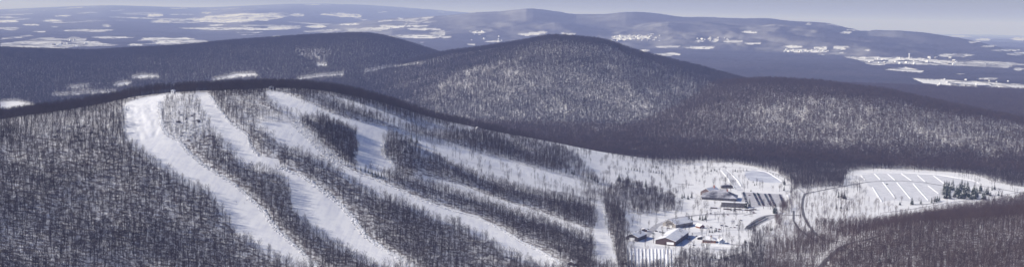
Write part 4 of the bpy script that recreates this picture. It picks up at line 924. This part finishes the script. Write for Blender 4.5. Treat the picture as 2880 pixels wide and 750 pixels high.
for k, c in SKC.items():
    m = SK.copy(); m.materials.clear(); m.materials.append(paint('ski_suit_' + k.replace(' ', '_'), c)); SKM[k] = m
skis = BM().box(-.19, -.09, -.75, .95, 0, .03).box(.09, .19, -.75, .95, 0, .03).mesh('ski', [M_dark])
for qx, qy, c, lb in [(485,392,'black','alone near the top of the leftmost run'),(665,569,'black','left one of two on the middle of the leftmost run'),(687,571,'dark blue','right one of two on the middle of the leftmost run'),(836,403,'black','on the central run just below its upper bend'),(820,379,'dark blue','near the top of the central run'),
    (888,318,'red','left side of the upper run below the summit hut'),(975,325,'dark blue','at the shaded edge of the upper run'),(1003,358,'black','one of the pair in the middle of the upper run'),(1008,361,'red','one of the pair in the middle of the upper run'),(1036,348,'black','near the right edge of the upper run'),(852,528,'dark blue','at the right edge of the second run'),(1010,560,'black','by the tree edge of the strip right of the second run'),(743,263,'black','just below the summit hut')]:
    o = link('person', SKM[c]); o.location = spot(qx, qy) + Vector((0, 0, .05)); o.rotation_euler.z = random.uniform(0, 6)
    tag(o, f'skier in {c} suit, {lb}', 'person'); link('ski', skis, o)
# far houses
def far_house(w, l, h, rh, wall):
    B = BM(); x_ = w / 2
    B.poly([(-x_,0,-4),(x_,0,-4),(x_,l,-4),(-x_,l,-4),(-x_,0,h),(x_,0,h),(x_,l,h),(-x_,l,h),(0,0,h+rh),(0,l,h+rh)], [(0,1,5,8,4),(2,3,7,9,6),(1,2,6,5),(3,0,4,7)], 0)
    B.poly([(-x_-.4,-.4,h),(0,-.4,h+rh+.35),(0,l+.4,h+rh+.35),(-x_-.4,l+.4,h)], [(0,1,2,3)], 1); B.poly([(x_+.4,-.4,h),(0,-.4,h+rh+.35),(0,l+.4,h+rh+.35),(x_+.4,l+.4,h)], [(0,1,2,3)], 1)
    return B.mesh('far_house', [wall, M_roofsnow])
FH = [far_house(14, 22, 9, 5, M_white), far_house(18, 30, 10, 5, M_tan), far_house(12, 16, 8, 5, M_white)]
TOWNS = [(1720,1860,101,118,46,'tiny white roofed house in the far town right of the dome shaped hill'), (2210,2330,140,150,26,'tiny pale house in the far settlement at the foot of the long ridge'), (1960,2060,110,122,16,'tiny pale house at the foot of the far ridge'), (2440,2700,165,184,34,'tiny farm building on the white fields at the right'), (2640,2860,226,255,14,'small farm building beside the nearest white field at the right'), (1320,1420,90,122,14,'tiny pale house in the valley behind the dome shaped hill'), (150,260,113,135,14,'tiny farm building on the large white field at the far left'), (840,930,147,186,16,'small pale house in the clearing on the long dark ridge'), (270,300,238,245,3,'small pale house in the left valley clearing')]
for x0, x1, y0, y1, n, lb in TOWNS:
    for i in range(n):
        o = link('house', FH[random.randrange(3)]); p = spot(random.uniform(x0, x1), random.uniform(y0, y1)); o.location = p; o.rotation_euler.z = random.uniform(0, 3.1); s = random.uniform(.8, 1.5) * (.85 if p.y > 9000 else .5)
        o.scale = (s, s, s); tag(o, lb, 'house', lb.replace('tiny ', '').replace('small ', '').replace('house', 'houses').replace('farm building', 'farm buildings'))
p = spot(2557, 165); o = empty('water_tower', p); tag(o, 'tall white tower rising from the far fields below the ridge', 'tower')
link('shaft', BM().cyl((0, 0, 18), 5.5, 42, 16, r2=4.5).mesh('shaft', [M_white]), o)
b_ = bmesh.new(); bmesh.ops.create_uvsphere(b_, u_segments=16, v_segments=10, radius=8); me = bpy.data.meshes.new('tank'); bmesh.ops.transform(b_, matrix=Matrix.Translation((0, 0, 41)) @ Matrix.Scale(.7, 4, (0, 0, 1)), verts=b_.verts); b_.to_mesh(me); b_.free(); me.materials.append(M_white); link('tank', me, o)

# ------------------------------------------------------------------ haze, sky, sun
hz = BM().box(-70000, 70000, -3000, 90000, -400, 900).mesh('haze', [])
m = bpy.data.materials.new('haze'); m.use_nodes = True; n = m.node_tree.nodes; n.clear()
out = n.new('ShaderNodeOutputMaterial'); vs = n.new('ShaderNodeVolumeScatter'); vs.inputs['Color'].default_value = (.41, .52, 1.0, 1); vs.inputs['Density'].default_value = 4.9e-5; vs.inputs['Anisotropy'].default_value = 0.0
em = n.new('ShaderNodeEmission'); em.inputs['Color'].default_value = (.41 * .11, .52 * .10, 1.0 * .12, 1); em.inputs['Strength'].default_value = 4.9e-5   # light scattered more than once
ad = n.new('ShaderNodeAddShader'); m.node_tree.links.new(vs.outputs[0], ad.inputs[0]); m.node_tree.links.new(em.outputs[0], ad.inputs[1]); m.node_tree.links.new(ad.outputs[0], out.inputs['Volume']); hz.materials.append(m)
m.cycles.homogeneous_volume = True
tag(link('haze', hz), 'thin bluish winter haze filling the valley air', 'haze', None, 'structure')
SUN_EL, SUN_AZ = R(32.5), R(-103)              # azimuth clockwise from +Y
sd = Vector((math.sin(SUN_AZ) * math.cos(SUN_EL), math.cos(SUN_AZ) * math.cos(SUN_EL), math.sin(SUN_EL)))
L = bpy.data.lights.new('sun', 'SUN'); L.energy = 5.35; L.angle = R(.5); L.color = (1, .955, .885)
lo = bpy.data.objects.new('sun', L); col.objects.link(lo); lo.rotation_euler = sd.to_track_quat('Z', 'Y').to_euler(); lo.location = (0, 0, 2000)
w = bpy.data.worlds.new('World'); scene.world = w; w.use_nodes = True; n = w.node_tree.nodes; l = w.node_tree.links
sky = n.new('ShaderNodeTexSky'); sky.sky_type = 'NISHITA'; sky.sun_disc = False; sky.sun_elevation = SUN_EL; sky.sun_rotation = SUN_AZ; sky.altitude = 400; sky.air_density = 1.2; sky.dust_density = 1.0; sky.ozone_density = 3.5
tint = n.new('ShaderNodeMix'); tint.data_type = 'RGBA'; tint.blend_type = 'MULTIPLY'; tint.inputs['Factor'].default_value = 1; tint.inputs['B'].default_value = (.76, .79, 1.12, 1)
l.new(sky.outputs[0], tint.inputs['A']); l.new(tint.outputs['Result'], n['Background'].inputs['Color']); n['Background'].inputs['Strength'].default_value = 0.075
scene.render.engine = 'CYCLES'
c = scene.cycles; c.max_bounces = 4; c.diffuse_bounces = 2; c.glossy_bounces = 1; c.transmission_bounces = 1; c.volume_bounces = 0; c.transparent_max_bounces = 4
c.use_denoising = True; c.caustics_reflective = False; c.caustics_refractive = False; c.pixel_filter_type = 'BLACKMAN_HARRIS'; c.filter_width = 1.5
scene.view_settings.view_transform = 'Standard'; scene.view_settings.look = 'None'; scene.view_settings.exposure = 0
